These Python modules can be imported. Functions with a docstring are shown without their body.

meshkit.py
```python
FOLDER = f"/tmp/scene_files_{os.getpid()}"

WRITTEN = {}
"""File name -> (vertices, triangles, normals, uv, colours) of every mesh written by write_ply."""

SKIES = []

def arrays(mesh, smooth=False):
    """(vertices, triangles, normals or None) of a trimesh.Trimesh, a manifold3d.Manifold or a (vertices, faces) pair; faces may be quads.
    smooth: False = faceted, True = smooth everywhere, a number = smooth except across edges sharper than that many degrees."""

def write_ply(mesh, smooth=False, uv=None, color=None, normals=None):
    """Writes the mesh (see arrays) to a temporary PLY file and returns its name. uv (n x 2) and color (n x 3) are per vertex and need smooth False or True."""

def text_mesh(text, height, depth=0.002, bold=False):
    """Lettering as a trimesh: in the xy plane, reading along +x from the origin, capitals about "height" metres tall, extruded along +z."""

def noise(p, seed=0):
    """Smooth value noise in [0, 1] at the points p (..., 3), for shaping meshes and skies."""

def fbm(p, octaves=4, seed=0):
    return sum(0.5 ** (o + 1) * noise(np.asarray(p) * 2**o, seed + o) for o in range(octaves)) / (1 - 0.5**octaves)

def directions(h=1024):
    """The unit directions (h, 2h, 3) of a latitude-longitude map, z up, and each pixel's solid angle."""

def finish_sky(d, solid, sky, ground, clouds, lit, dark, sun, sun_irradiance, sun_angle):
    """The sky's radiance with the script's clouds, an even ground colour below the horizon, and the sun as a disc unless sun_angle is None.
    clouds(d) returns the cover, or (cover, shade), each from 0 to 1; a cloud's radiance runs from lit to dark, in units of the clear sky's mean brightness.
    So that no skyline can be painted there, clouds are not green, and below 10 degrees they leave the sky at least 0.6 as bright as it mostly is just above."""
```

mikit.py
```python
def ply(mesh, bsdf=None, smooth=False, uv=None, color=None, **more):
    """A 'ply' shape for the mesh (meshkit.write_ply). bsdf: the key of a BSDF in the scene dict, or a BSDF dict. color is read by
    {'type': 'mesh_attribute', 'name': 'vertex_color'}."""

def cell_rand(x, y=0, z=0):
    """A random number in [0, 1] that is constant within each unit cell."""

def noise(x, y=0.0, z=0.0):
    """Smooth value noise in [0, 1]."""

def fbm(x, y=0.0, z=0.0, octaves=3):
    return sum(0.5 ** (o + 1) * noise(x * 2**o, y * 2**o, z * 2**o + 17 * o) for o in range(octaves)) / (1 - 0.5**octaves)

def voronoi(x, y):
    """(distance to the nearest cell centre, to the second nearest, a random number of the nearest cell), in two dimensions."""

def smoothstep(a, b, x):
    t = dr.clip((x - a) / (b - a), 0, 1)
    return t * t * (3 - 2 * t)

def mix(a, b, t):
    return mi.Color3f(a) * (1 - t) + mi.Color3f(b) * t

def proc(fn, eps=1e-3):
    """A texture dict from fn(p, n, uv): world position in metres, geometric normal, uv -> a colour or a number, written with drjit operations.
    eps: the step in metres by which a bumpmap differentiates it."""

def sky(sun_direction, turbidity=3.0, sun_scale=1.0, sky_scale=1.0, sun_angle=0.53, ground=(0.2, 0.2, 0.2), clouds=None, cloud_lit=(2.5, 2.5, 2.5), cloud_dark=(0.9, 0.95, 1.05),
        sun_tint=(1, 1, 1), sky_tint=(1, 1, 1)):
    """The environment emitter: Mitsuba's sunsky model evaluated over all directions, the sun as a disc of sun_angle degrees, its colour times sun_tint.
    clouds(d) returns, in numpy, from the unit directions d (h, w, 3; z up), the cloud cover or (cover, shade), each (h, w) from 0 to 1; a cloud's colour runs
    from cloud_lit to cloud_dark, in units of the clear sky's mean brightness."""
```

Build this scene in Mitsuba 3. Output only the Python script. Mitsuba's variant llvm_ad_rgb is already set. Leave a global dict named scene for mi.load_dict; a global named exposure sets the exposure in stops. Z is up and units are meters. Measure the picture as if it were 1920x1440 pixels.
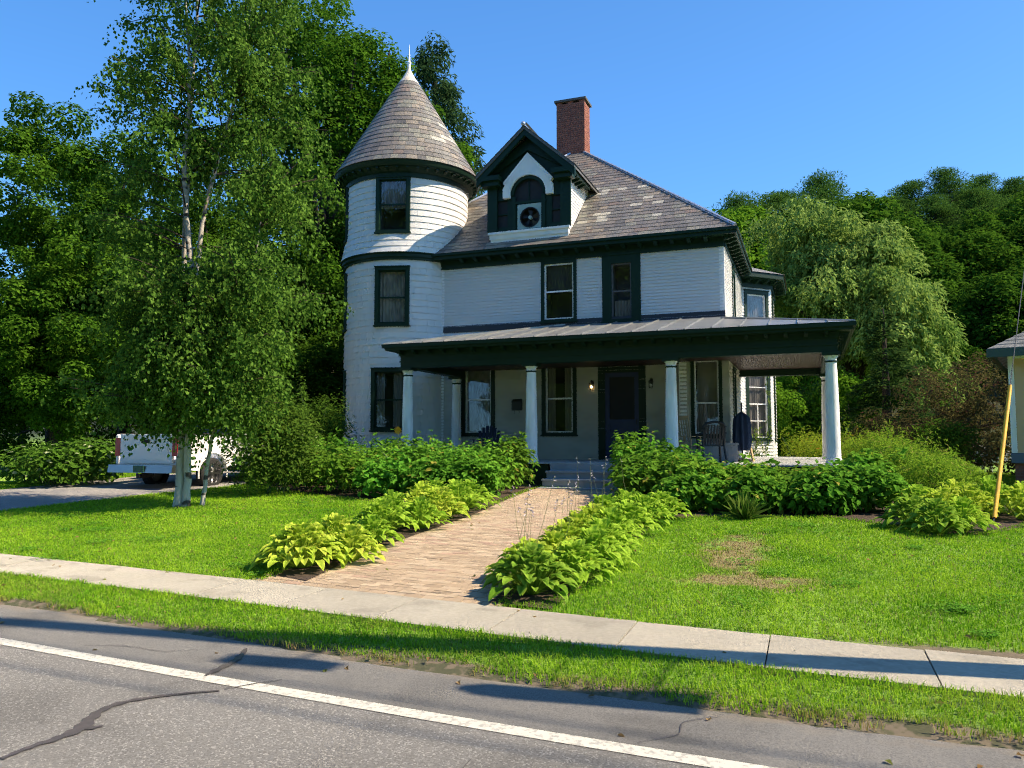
"""A white shingled corner-tower house with a wraparound porch behind a lawn, a pavement and a road, in Mitsuba 3."""
import math
import numpy as np
import trimesh
import mitsuba as mi
import drjit as dr
import meshkit
import mikit
from mikit import ply, proc, noise, fbm, voronoi, cell_rand, smoothstep, mix
from shapely.geometry import Polygon, Point, box as sbox
from shapely.ops import unary_union

T4 = mi.ScalarTransform4f
scene, labels = {}, {}
PI = math.pi

# ------------------------------------------------------------------ camera, sky, exposure
YAW, PITCH = math.radians(20.8), math.radians(4.19)
EYE = np.array([0.0, 0.0, 1.6])
FWD = np.array([-math.sin(YAW) * math.cos(PITCH), math.cos(YAW) * math.cos(PITCH), math.sin(PITCH)])
scene['camera'] = {'type': 'perspective', 'fov': 66.42, 'fov_axis': 'x', 'near_clip': 0.1, 'far_clip': 2000.0,
                   'to_world': T4().look_at(origin=EYE.tolist(), target=(EYE + FWD).tolist(), up=[0, 0, 1])}
SUN_AZ, SUN_EL = math.radians(8.8), math.radians(45.5)
SUN = [math.cos(SUN_AZ) * math.cos(SUN_EL), math.sin(SUN_AZ) * math.cos(SUN_EL), math.sin(SUN_EL)]
scene['sky'] = mikit.sky(SUN, turbidity=3.3, sun_scale=1.6, sky_scale=1.35, sky_tint=(.60, 1.02, 1.34), sun_tint=(1.0, 1.0, .98))
exposure = 1.95


# ------------------------------------------------------------------ helpers
class MB:
    """Collects boxes, prisms, tubes and quads into one mesh."""

    def __init__(self):
        self.v, self.f, self.n, self.c = [], [], 0, []

    def raw(self, v, f, col=None):
        v = np.asarray(v, float)
        f = np.asarray(f, int)
        if f.shape[1] == 4:
            f = np.vstack([f[:, [0, 1, 2]], f[:, [0, 2, 3]]])
        self.v.append(v)
        self.f.append(f + self.n)
        self.n += len(v)
        if col is not None:
            self.c.append(np.broadcast_to(np.asarray(col, float), (len(v), 3)))
        return self

    def tm(self, m, col=None):
        return self.raw(m.vertices, m.faces, col)

    HEXF = [[0, 3, 2, 1], [4, 5, 6, 7], [0, 1, 5, 4], [1, 2, 6, 5], [2, 3, 7, 6], [3, 0, 4, 7]]

    def hexa(self, p, col=None):
        """Eight corners: four below counter-clockwise, four above in the same order."""
        return self.raw(p, self.HEXF, col)

    def box(self, x0, x1, y0, y1, z0, z1, col=None):
        return self.hexa([(x0, y0, z0), (x1, y0, z0), (x1, y1, z0), (x0, y1, z0), (x0, y0, z1), (x1, y0, z1), (x1, y1, z1), (x0, y1, z1)], col)

    def obox(self, c, d, s, up=(0, 0, 1), col=None):
        """A box centred at c, its length s[0] along d, width s[1] sideways, height s[2] along the third axis."""
        d = np.asarray(d, float) / np.linalg.norm(d)
        w = np.cross(up, d)
        w /= np.linalg.norm(w)
        u = np.cross(d, w)
        c = np.asarray(c, float)
        p = [c + d * a * s[0] / 2 + w * b * s[1] / 2 + u * k * s[2] / 2 for k in (-1, 1) for a, b in ((-1, -1), (1, -1), (1, 1), (-1, 1))]
        return self.hexa(p, col)

    def fbox(self, F, u0, u1, n0, n1, z0, z1, col=None):
        return self.hexa([F(u0, n1, z0), F(u1, n1, z0), F(u1, n0, z0), F(u0, n0, z0), F(u0, n1, z1), F(u1, n1, z1), F(u1, n0, z1), F(u0, n0, z1)], col)

    def tube(self, pts, rad, n=8, col=None, cap=True):
        pts = np.asarray(pts, float)
        rad = np.broadcast_to(rad, (len(pts),))
        t = np.gradient(pts, axis=0)
        t /= np.maximum(np.linalg.norm(t, axis=1, keepdims=True), 1e-9)
        a = np.cross(t, [0.123, 0.98, 0.16])
        a /= np.maximum(np.linalg.norm(a, axis=1, keepdims=True), 1e-9)
        b = np.cross(t, a)
        th = np.arange(n) / n * 2 * PI
        v = pts[:, None] + rad[:, None, None] * (np.cos(th)[None, :, None] * a[:, None] + np.sin(th)[None, :, None] * b[:, None])
        k = len(pts)
        i, j = np.meshgrid(np.arange(k - 1), np.arange(n), indexing='ij')
        f = np.stack([i * n + j, i * n + (j + 1) % n, (i + 1) * n + (j + 1) % n, (i + 1) * n + j], -1).reshape(-1, 4)
        v = v.reshape(-1, 3)
        f = np.vstack([f[:, [0, 1, 2]], f[:, [0, 2, 3]]])
        if cap:
            v = np.vstack([v, pts[[0]], pts[[-1]]])
            r = np.arange(n)
            f = np.vstack([f, np.stack([(r + 1) % n, r, r * 0 + k * n], 1), np.stack([(k - 1) * n + r, (k - 1) * n + (r + 1) % n, r * 0 + k * n + 1], 1)])
        return self.raw(v, f, col)

    def lathe(self, prof, c=(0, 0, 0), n=24, a0=0.0, a1=2 * PI, col=None):
        """Profile of (radius, z) turned about the upright axis through c; angle 0 faces -y."""
        prof = np.asarray(prof, float)
        full = abs(a1 - a0 - 2 * PI) < 1e-6
        th = a0 + (a1 - a0) * np.arange(n + (not full)) / n
        v = np.stack([c[0] + prof[:, None, 0] * np.sin(th), c[1] - prof[:, None, 0] * np.cos(th), c[2] + prof[:, None, 1] + 0 * th], -1)
        m = len(th)
        i, j = np.meshgrid(np.arange(len(prof) - 1), np.arange(n), indexing='ij')
        f = np.stack([i * m + j, i * m + (j + 1) % m, (i + 1) * m + (j + 1) % m, (i + 1) * m + j], -1).reshape(-1, 4)
        return self.raw(v.reshape(-1, 3), f, col)

    def poly(self, pg, F, n0, n1, col=None):
        """A shapely polygon in the (u, z) plane of the frame F, as a plate from n0 to n1."""
        for g in getattr(pg, 'geoms', [pg]):
            m = trimesh.creation.extrude_polygon(g, abs(n1 - n0), engine='earcut')
            q = np.array(m.vertices)
            self.raw(np.array([F(a, min(n0, n1) + d, b) for a, b, d in q]), m.faces[:, ::-1] if F.flip else m.faces, col)
        return self

    def quad(self, a, b, c, d, col=None):
        return self.raw([a, b, c, d], [[0, 1, 2, 3]], col)

    def mesh(self):
        return trimesh.Trimesh(np.vstack(self.v), np.vstack(self.f), process=False)

    def colors(self):
        return np.vstack(self.c)


class Frame:
    """(u, n, z) of a wall: u along it, n outwards, z up."""
    flip = False

    def __init__(self, o, u):
        self.o, self.u = np.asarray(o, float), np.append(np.asarray(u, float) / np.hypot(*u), 0.0)
        self.nrm = np.array([self.u[1], -self.u[0], 0.0])      # to the right of u: outwards when u runs left to right as seen from outside

    def __call__(self, u, n, z):
        return self.o + self.u * u + self.nrm * n + np.array([0, 0, z])


count = {}


def uniq(name):
    k = count.get(name, 0)
    count[name] = k + 1
    return name if k == 0 else f'{name}_{k:03d}'


def add(name, m, bsdf, smooth=False, label=None, **kw):
    """One entry of the scene under a free key; m is an MB, a trimesh or a shape dict to copy."""
    key = uniq(name)
    if isinstance(m, dict):
        scene[key] = {**m, **kw}
    else:
        col = None
        if isinstance(m, MB):
            col = m.colors() if m.c else None
            m = m.mesh()
        scene[key] = ply(m, bsdf, smooth=smooth, color=col, **kw)
    if label:
        labels[key] = {'label': label}
    return key


def tag(key, label=None, category=None, group=None, kind=None):
    d = labels.setdefault(key, {})
    for k, v in (('label', label), ('category', category), ('group', group), ('kind', kind)):
        if v:
            d[k] = v
    return key


def thing(name, label, category, group=None):
    key = uniq(name)
    tag(key, label, category, group)
    return key


ORD = ['first', 'second', 'third', 'fourth', 'fifth', 'sixth', 'seventh', 'eighth', 'ninth', 'tenth', 'eleventh', 'twelfth', 'thirteenth', 'fourteenth', 'fifteenth', 'sixteenth', 'seventeenth', 'eighteenth']


def rgb(*c):
    return {'type': 'rgb', 'value': list(c)}


def pbr(name, col, rough=0.6, **kw):
    scene[name] = {'type': 'twosided', 'bsdf': {'type': 'principled', 'base_color': rgb(*col) if isinstance(col, tuple) else col, 'roughness': rough, **kw}}


def bump(name, inner, tex, scale):
    scene[name] = {'type': 'twosided', 'bsdf': {'type': 'bumpmap', 'arbitrary': tex, 'scale': scale, 'bsdf': inner}}


VC = {'type': 'mesh_attribute', 'name': 'vertex_color'}


def leafmat(name, trans=0.7, rough=0.5, spec=0.5):
    scene[name] = {'type': 'principledthin', 'base_color': VC, 'roughness': rough, 'diff_trans': trans, 'eta': 1.35}


fbm_np = meshkit.fbm


def sm_np(a, b, x):
    t = np.clip((np.asarray(x, float) - a) / (b - a), 0, 1)
    return t * t * (3 - 2 * t)


# ------------------------------------------------------------------ the lie of the land
def gz(X, Y):
    """Height of the ground: the road, the verge, the pavement and the lawn rising to the house, all rising gently to the left; a wooded hill far behind."""
    X, Y = np.asarray(X, float), np.asarray(Y, float)
    q = Y + .07 * X
    g = .012 * np.logaddexp(0, -(np.maximum(X, -40) + 1))
    far = np.maximum(0, Y + .3 * X - 52)
    return g + np.interp(q, [-50, 4.78, 5.0, 5.55, 6.3, 6.5, 16, 40, 60], [0, 0, .03, .09, .10, .12, .45, .6, .8]) + np.minimum(14, .26 * far)


def G(x, y, dz=0.0):
    return np.array([x, y, float(gz(x, y)) + dz])


# ------------------------------------------------------------------ materials
def wall_tex(p, n, uv):
    k = fbm(p.x * 1.7, p.y * 1.7, p.z * 3.1, 3)
    s = fbm(p.x * 9, p.y * 9, p.z * 1.2, 2)
    return mix((.62, .62, .605), (.50, .51, .495), smoothstep(.5, .9, k) * .28 + smoothstep(.6, .9, s) * .25)


pbr('white_paint', proc(wall_tex), .55)
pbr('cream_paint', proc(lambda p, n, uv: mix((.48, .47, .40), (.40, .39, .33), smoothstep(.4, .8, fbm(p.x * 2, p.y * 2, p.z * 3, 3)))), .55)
pbr('white_trim', proc(lambda p, n, uv: mix((.80, .80, .79), (.68, .69, .68), smoothstep(.45, .8, fbm(p.x * 6, p.y * 6, p.z * 2, 3)))), .4)
pbr('green_paint', proc(lambda p, n, uv: mix((.0028, .0185, .0085), (.0045, .025, .012), fbm(p.x * 4, p.y * 4, p.z * 4, 3))), .5, specular=.3)
pbr('dark_reveal', (.03, .028, .026), .8)
pbr('blue_door', (.009, .020, .085), .4)
pbr('screen', (.012, .012, .014), .7)
pbr('porch_grey', proc(lambda p, n, uv: mix((.36, .37, .37), (.27, .28, .28), fbm(p.x * 3, p.y * 3, p.z * 3, 4))), .5)
pbr('step_blue', proc(lambda p, n, uv: mix((.30, .33, .36), (.20, .23, .26), fbm(p.x * 3, p.y * 3, p.z * 3, 4))), .5)
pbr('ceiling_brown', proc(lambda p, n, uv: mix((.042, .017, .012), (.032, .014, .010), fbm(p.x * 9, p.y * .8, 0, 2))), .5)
pbr('tin_roof', proc(lambda p, n, uv: mix((.30, .305, .295), (.20, .205, .20), fbm(p.x * 1.5, p.y * 1.5, p.z * 1.5, 4))), .38, metallic=.55)
pbr('flashing', (.42, .46, .54), .35, metallic=.7)
pbr('cone_cap', proc(lambda p, n, uv: mix((.58, .54, .46), (.44, .34, .22), smoothstep(.4, .8, fbm(p.x * 3, p.y * 3, p.z * 1.2, 3)))), .5)
pbr('curtain', (.17, .16, .13), .9)
pbr('lace', proc(lambda p, n, uv: mix((.20, .20, .17), (.14, .14, .12), smoothstep(.3, .7, noise(p.x * 9, p.y * 9, p.z * 5)))), .9)
pbr('shade_grey', (.10, .10, .10), .8)
pbr('dark_iron', (.018, .018, .018), .4)
pbr('concrete_cap', (.09, .085, .08), .8)
pbr('mortar', (.20, .14, .11), .9)
pbr('earth', proc(lambda p, n, uv: mix((.060, .040, .026), (.022, .015, .010), fbm(p.x * 14, p.y * 14, 0, 3))), .95)
scene['glass'] = {'type': 'thindielectric'}
SLATES = {'slate_grey': (.140, .135, .124), 'slate_dark': (.098, .093, .086), 'slate_brown': (.156, .138, .120), 'slate_tan': (.210, .182, .146),
          'slate_green': (.178, .175, .145), 'slate_pale': (.340, .325, .275), 'slate_plum': (.132, .121, .112), 'slate_rust': (.172, .134, .110)}


def slate_tex(c):
    lo, hi = [float(x) * .72 for x in c], [float(x) * 1.28 for x in c]

    def f(p, n, uv):
        k = fbm(p.x * 7, p.y * 7, p.z * 7, 3)
        r = cell_rand(p.x * 2.6, p.y * 2.6, p.z * 4.3)
        return mix(lo, hi, k * .7 + r * .3)
    return proc(f)


for k_, c_ in SLATES.items():
    pbr(k_, slate_tex(c_), .5)

# ================================================================== the house
H = thing('tower_house', 'white clapboard house with a round corner tower, slate roofs, dark green trim and a porch', 'house')
rng = np.random.default_rng(11)
YW, XR, XL = 21.9, -2.1, -13.5                      # front wall, right wall, left wall
FRONT, RIGHT = Frame((0, YW, 0), (1, 0)), Frame((XR, 0, 0), (0, 1))
TC, TR = np.array([-12.43, 22.85]), 2.0             # the tower


def wall(name, F, u0, u1, z0, z1, openings, first_board=None, expo=.092, thick=.2, boards=True, poly=None, paint='white_paint'):
    """A wall of lapped clapboards round rectangular openings (u0, u1, z0, z1)."""
    area = poly if poly is not None else sbox(u0, z0, u1, z1)
    holes = unary_union([sbox(a, c, b, d) for a, b, c, d in openings]) if openings else Polygon()
    w = add(f'{H}__{name}', MB().poly(area.difference(holes), F, -thick, -.001), paint)
    if not boards:
        return w
    z = first_board if first_board is not None else z0
    while z < z1 - .02:
        zt = min(z + expo, z1)
        spans = [(u0, u1)]
        for oa, ob, oc, od in openings:
            if oc < zt - .01 and od > z + .01:
                spans = [t for x, y in spans for t in ((x, min(y, oa)), (max(x, ob), y)) if t[1] - t[0] > .01]
        for a, b in spans:
            cuts = [a]
            while b - cuts[-1] > 4.6:
                cuts.append(cuts[-1] + rng.uniform(2.2, 4.2))
            cuts.append(b)
            for p, q in zip(cuts[:-1], cuts[1:]):
                t, j = .034 + rng.uniform(-.002, .003), rng.uniform(-.002, .002)
                m = MB().hexa([F(p + .001, t, z + j), F(q - .001, t, z + j), F(q - .001, 0, z + j), F(p + .001, 0, z + j),
                               F(p + .001, .002, zt + .004), F(q - .001, .002, zt + .004), F(q - .001, 0, zt + .004), F(p + .001, 0, zt + .004)])
                add(f'{w}__clapboard', m, paint)
        z += expo
    return w


def window(F, u0, u1, z0, z1, cas=.12, head=.16, sill=.07, sash='white_trim', rail=None, curtain=None, proud=.048, depth=.03, lights=0, pane='glass', room='dark_reveal',
           casing='green_paint', cut=0.0, label=None):
    """A sash window in the opening u0..u1, z0..z1: casing, sash, panes, curtain and the dark room behind it."""
    m = MB()
    m.fbox(F, u0 - cas, u0, -.05, proud, z0 - sill, z1 + head)
    m.fbox(F, u1, u1 + cas, -.05, proud, z0 - sill, z1 + head)
    m.fbox(F, u0, u1, -.05, proud - .002, z1, z1 + head)
    m.fbox(F, u0 - cas - .02, u1 + cas + .02, -.04, proud + .03, z1 + head, z1 + head + .03)
    m.fbox(F, u0, u1, -.05, proud - .002, z0 - sill, z0)
    m.fbox(F, u0 - cas - .03, u1 + cas + .03, -.04, proud + .045, z0 - sill - .045, z0 - sill)
    w = add(f'{H}__window', m, casing, label=label)
    r = rail if rail is not None else (z0 + z1) / 2
    s, t = MB(), .04
    s.fbox(F, u0, u0 + t, -.05, 0, z0, z1).fbox(F, u1 - t, u1, -.05, 0, z0, z1).fbox(F, u0 + t, u1 - t, -.05, -.002, z1 - t, z1).fbox(F, u0 + t, u1 - t, -.05, -.002, z0, z0 + t)
    s.fbox(F, u0 + t, u1 - t, -.05, -.002, r - .022, r + .022)
    if lights:
        for zz in ((z0 + r) / 2, (z1 + r) / 2):
            s.fbox(F, u0 + t, u1 - t, -.05, -.006, zz - .016, zz + .016)
        um = (u0 + u1) / 2
        s.fbox(F, um - .012, um + .012, -.05, -.012, z0 + t, r - .022)
    add(f'{w}__sash', s, sash)
    add(f'{w}__pane', MB().quad(F(u0 + t, -.025, r + .022), F(u1 - t, -.025, r + .022), F(u1 - t, -.025, z1 - t), F(u0 + t, -.025, z1 - t)), pane)
    add(f'{w}__pane', MB().quad(F(u0 + t, -.035, z0 + t), F(u1 - t, -.035, z0 + t), F(u1 - t, -.035, r - .022), F(u0 + t, -.035, r - .022)), pane)
    b = MB()
    for q in ((u0, u0, z0, z1), (u1, u1, z0, z1)):
        b.quad(F(q[0], -.05, z0), F(q[0], -.7, z0), F(q[0], -.7, z1), F(q[0], -.05, z1))
    b.quad(F(u0, -.05, z0), F(u1, -.05, z0), F(u1, -.7, z0), F(u0, -.7, z0)).quad(F(u0, -.05, z1), F(u1, -.05, z1), F(u1, -.7, z1), F(u0, -.7, z1))
    b.quad(F(u0, -.7, z0), F(u1, -.7, z0), F(u1, -.7, z1), F(u0, -.7, z1))
    add(f'{w}__recess', b, room)
    for (ca, cb, cz0, cz1, mat) in curtain or []:
        n = 28
        uu = np.linspace(u0 + .02 + ca * (u1 - u0 - .04), u0 + .02 + cb * (u1 - u0 - .04), n)
        dd = -.12 + .018 * np.sin(uu * 62 + 1) + .01 * np.sin(uu * 131)
        v = np.array([F(a, d, z) for z in (z0 + cz0 * (z1 - z0), z0 + cz1 * (z1 - z0)) for a, d in zip(uu, dd)])
        i = np.arange(n - 1)
        add(f'{w}__curtain', MB().raw(v, np.stack([i, i + 1, i + n + 1, i + n], 1)), mat, smooth=True)
    return w


# ---- front wall, upper and lower storey (the porch roof meets it between them)
W_UP = [(-7.28, -6.38, 5.2, 6.86), (-5.24, -4.66, 5.1, 6.72)]
W_LOW = [(-9.84, -8.99, 1.86, 3.86), (-7.25, -6.42, 1.86, 3.84), (-5.46, -4.48, 1.08, 3.56)]
wall('upper_wall', FRONT, -10.75, XR, 4.84, 7.3, W_UP, first_board=4.87)
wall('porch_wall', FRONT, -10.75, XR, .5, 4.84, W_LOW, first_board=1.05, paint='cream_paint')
add(f'{H}__corner_board', MB().fbox(FRONT, XR - .11, XR + .024, -.1, .024, 4.9, 6.98), 'white_trim')
add(f'{H}__corner_board', MB().fbox(FRONT, -10.80, -10.58, -.05, .026, .6, 6.98), 'white_trim')
window(FRONT, *W_UP[0], cas=.10, curtain=[(0, 1, .5, 1, 'screen')], room='dark_reveal')
window(FRONT, *W_UP[1], cas=.27, head=.26, sash='shade_grey', room='shade_grey', curtain=[(.05, .95, 0, .34, 'curtain')], label='upper window with a wide dark green surround and a pale half blind')
window(FRONT, *W_LOW[0], cas=.13, head=.13, curtain=[(0, 1, 0, 1, 'lace')])
window(FRONT, *W_LOW[1], cas=.12, head=.13, curtain=[(0, .32, 0, 1, 'curtain'), (.68, 1, 0, 1, 'curtain')])

# door
u0, u1, z0, z1 = W_LOW[2]
m = MB().fbox(FRONT, u0 - .2, u0, -.05, .035, z0, z1 + .2).fbox(FRONT, u1, u1 + .2, -.05, .035, z0, z1 + .2).fbox(FRONT, u0, u1, -.05, .033, z1, z1 + .2).fbox(FRONT, u0 - .23, u1 + .23, -.05, .07, z1 + .2, z1 + .24)
add(f'{H}__door_surround', m, 'green_paint')
m = MB().fbox(FRONT, u0, u0 + .13, -.04, .012, z0, z1).fbox(FRONT, u1 - .13, u1, -.04, .012, z0, z1)
for a, b in ((z0, z0 + .24), (z0 + .62, z0 + .74), (z0 + 1.02, z0 + 1.14), (z1 - .13, z1)):
    m.fbox(FRONT, u0 + .13, u1 - .13, -.04, .010, a, b)
m.fbox(FRONT, u0 + .13, u1 - .13, -.035, -.02, z0 + .24, z0 + .62).fbox(FRONT, u0 + .13, u1 - .13, -.035, -.02, z0 + .74, z0 + 1.02)
d = add(f'{H}__door', m, 'blue_door')
add(f'{d}__screen', MB().quad(FRONT(u0 + .13, -.02, z0 + 1.14), FRONT(u1 - .13, -.02, z0 + 1.14), FRONT(u1 - .13, -.02, z1 - .13), FRONT(u0 + .13, -.02, z1 - .13)), 'screen')
add(f'{d}__handle', MB().tube([FRONT(u1 - .07, .012, z0 + 1.0), FRONT(u1 - .07, .05, z0 + 1.0), FRONT(u1 - .07, .05, z0 + 1.14), FRONT(u1 - .07, .012, z0 + 1.14)], .009), 'dark_iron', smooth=True)
add(f'{d}__threshold', MB().fbox(FRONT, u0, u1, -.1, .12, z0 + .001, z0 + .04), 'step_blue')

# ---- the entrance bay at the right end of the front wall
BAYF, BAYR, BAYL = Frame((0, 21.3, 0), (1, 0)), Frame((-1.96, 0, 0), (0, 1)), Frame((-3.24, 0, 0), (0, -1))
bw = (-2.86, -2.22, 1.8, 3.82)
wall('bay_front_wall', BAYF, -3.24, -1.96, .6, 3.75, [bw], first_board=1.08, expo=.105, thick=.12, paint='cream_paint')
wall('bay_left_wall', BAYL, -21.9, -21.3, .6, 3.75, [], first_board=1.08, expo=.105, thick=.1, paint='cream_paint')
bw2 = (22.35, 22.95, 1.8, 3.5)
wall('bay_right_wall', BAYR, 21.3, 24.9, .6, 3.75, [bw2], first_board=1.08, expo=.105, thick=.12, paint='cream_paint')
add(f'{H}__corner_board', MB().fbox(BAYF, -3.26, -3.06, -.03, .022, 1.08, 3.75), 'white_trim')
window(BAYF, bw[0], bw[1], bw[2], bw[3] - .06, cas=.09, head=.12, rail=2.62, curtain=[(0, 1, 0, .42, 'curtain')])
window(BAYR, *bw2, cas=.1, head=.12)

# ---- right wall and the two-storey rear bay
wr = (24.3, 25.0, 5.0, 6.7)
wall('right_wall', RIGHT, YW, 27.9, .6, 7.3, [wr, (22.0, 24.8, .7, 3.7)], first_board=1.05)
add(f'{H}__corner_board', MB().fbox(RIGHT, YW - .02, YW + .12, -.05, .022, 4.8, 6.98), 'white_trim')
window(RIGHT, *wr, cas=.09)
RBA, RBB, RBR = (XR, 27.9), (-1.18, 28.82), (-1.18, 31.4)
RA, RB_ = Frame((*RBA, 0), (1, 1)), Frame((*RBB, 0), (0, 1))
ra1, ra2 = (.22, 1.06, 1.72, 4.05), (.22, 1.06, 5.0, 6.72)
wall('rear_bay_wall', RA, 0, 1.30, .5, 7.3, [ra1, ra2], first_board=.9, expo=.115)
wall('rear_bay_side_wall', RB_, 0, 2.6, .5, 7.3, [(.6, 1.4, 1.7, 4.0), (.6, 1.4, 5.0, 6.7)], first_board=.9, expo=.115)
add(f'{H}__corner_board', MB().fbox(RA, 1.22, 1.31, -.05, .024, .5, 6.98), 'white_trim')
add(f'{H}__corner_board', MB().fbox(RB_, -.01, .12, -.05, .024, .5, 6.98), 'white_trim')
window(RA, *ra1, cas=.11, head=.13, lights=1, curtain=[(0, 1, .0, 1, 'shade_grey')])
window(RA, *ra2, cas=.11, head=.13, rail=5.45, curtain=[(0, 1, .0, 1, 'shade_grey')])
window(RB_, .6, 1.4, 1.7, 4.0, cas=.1)
window(RB_, .6, 1.4, 5.0, 6.7, cas=.1)

# back and left of the house, plain
LEFT, BACK = Frame((XL, 0, 0), (0, -1)), Frame((0, 33.6, 0), (-1, 0))
wall('left_wall', LEFT, -33.6, -22.9, .5, 7.3, [], expo=.3)
wall('back_wall', BACK, -XR, -XL, .5, 7.3, [], expo=.3)
wall('rear_right_wall', Frame((-1.18 - .9, 0, 0), (0, 1)), 31.4, 33.6, .5, 7.3, [], expo=.3)

# ---- main roof: a steep slate pyramid, its eaves 0.4 m out
EX0, EX1, EY0, EY1, EZ, PITCHR = -13.9, -1.71, 21.5, 33.7, 7.38, math.atan(.834)
AP = np.array([(EX0 + EX1) / 2, (EY0 + EY1) / 2, EZ + .834 * (EX1 - EX0) / 2])
DX, DPK, DSL, DEAVE = -7.76, 11.02, .875, 9.66      # dormer: centre, peak, slope, eave height
c = [np.array([EX0, EY0, EZ]), np.array([EX1, EY0, EZ]), np.array([EX1, EY1, EZ]), np.array([EX0, EY1, EZ])]
deck = MB()
for i in range(4):
    deck.raw([c[i], c[(i + 1) % 4], AP], [[0, 1, 2]])
R_ = add(f'{H}__roof', deck, 'slate_dark')
rng = np.random.default_rng(5)
cs, sn = math.cos(PITCHR), math.sin(PITCHR)
slates = []
for face in ('front', 'right'):
    r, row = 0, 0.0
    while row < 7.6:
        lo, hi = (EX0, EX1) if face == 'front' else (EY0, EY1)
        a, b = lo + row * cs + .02, hi - row * cs - .02
        x = a - rng.uniform(0, .3)
        while x < b:
            w = rng.uniform(.26, .40) if rng.random() < .9 else rng.uniform(.16, .24)
            p, q = max(x, a), min(x + w, b)
            x += w
            if q - p < .05:
                continue
            y = EY0 + row * cs if face == 'front' else EX1 - row * cs
            z = EZ + row * sn
            xm = (p + q) / 2
            if face == 'front':
                d_ = abs(xm - DX)
                if d_ < 1.2 and y > 21.8 and z < DPK - DSL * d_ - .1:
                    continue
                if np.hypot(xm - TC[0], y - TC[1]) < TR - .1:
                    continue
            slates.append((face, p + .003, q - .003, row, xm, y, z))
        row += .232
        r += 1


def slate_mesh(face, p, q, row, lift):
    e = []
    for s, h in ((row - .012, .016 + lift), (row + .25, .004)):
        for t in (0, .010):
            for x in (p, q):
                y, z = s * cs - (h + t) * sn, s * sn + (h + t) * cs
                e.append((x, EY0 + y, EZ + z) if face == 'front' else (EX1 - y, x, EZ + z))
    return MB().hexa([e[0], e[1], e[5], e[4], e[2], e[3], e[7], e[6]])


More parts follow.
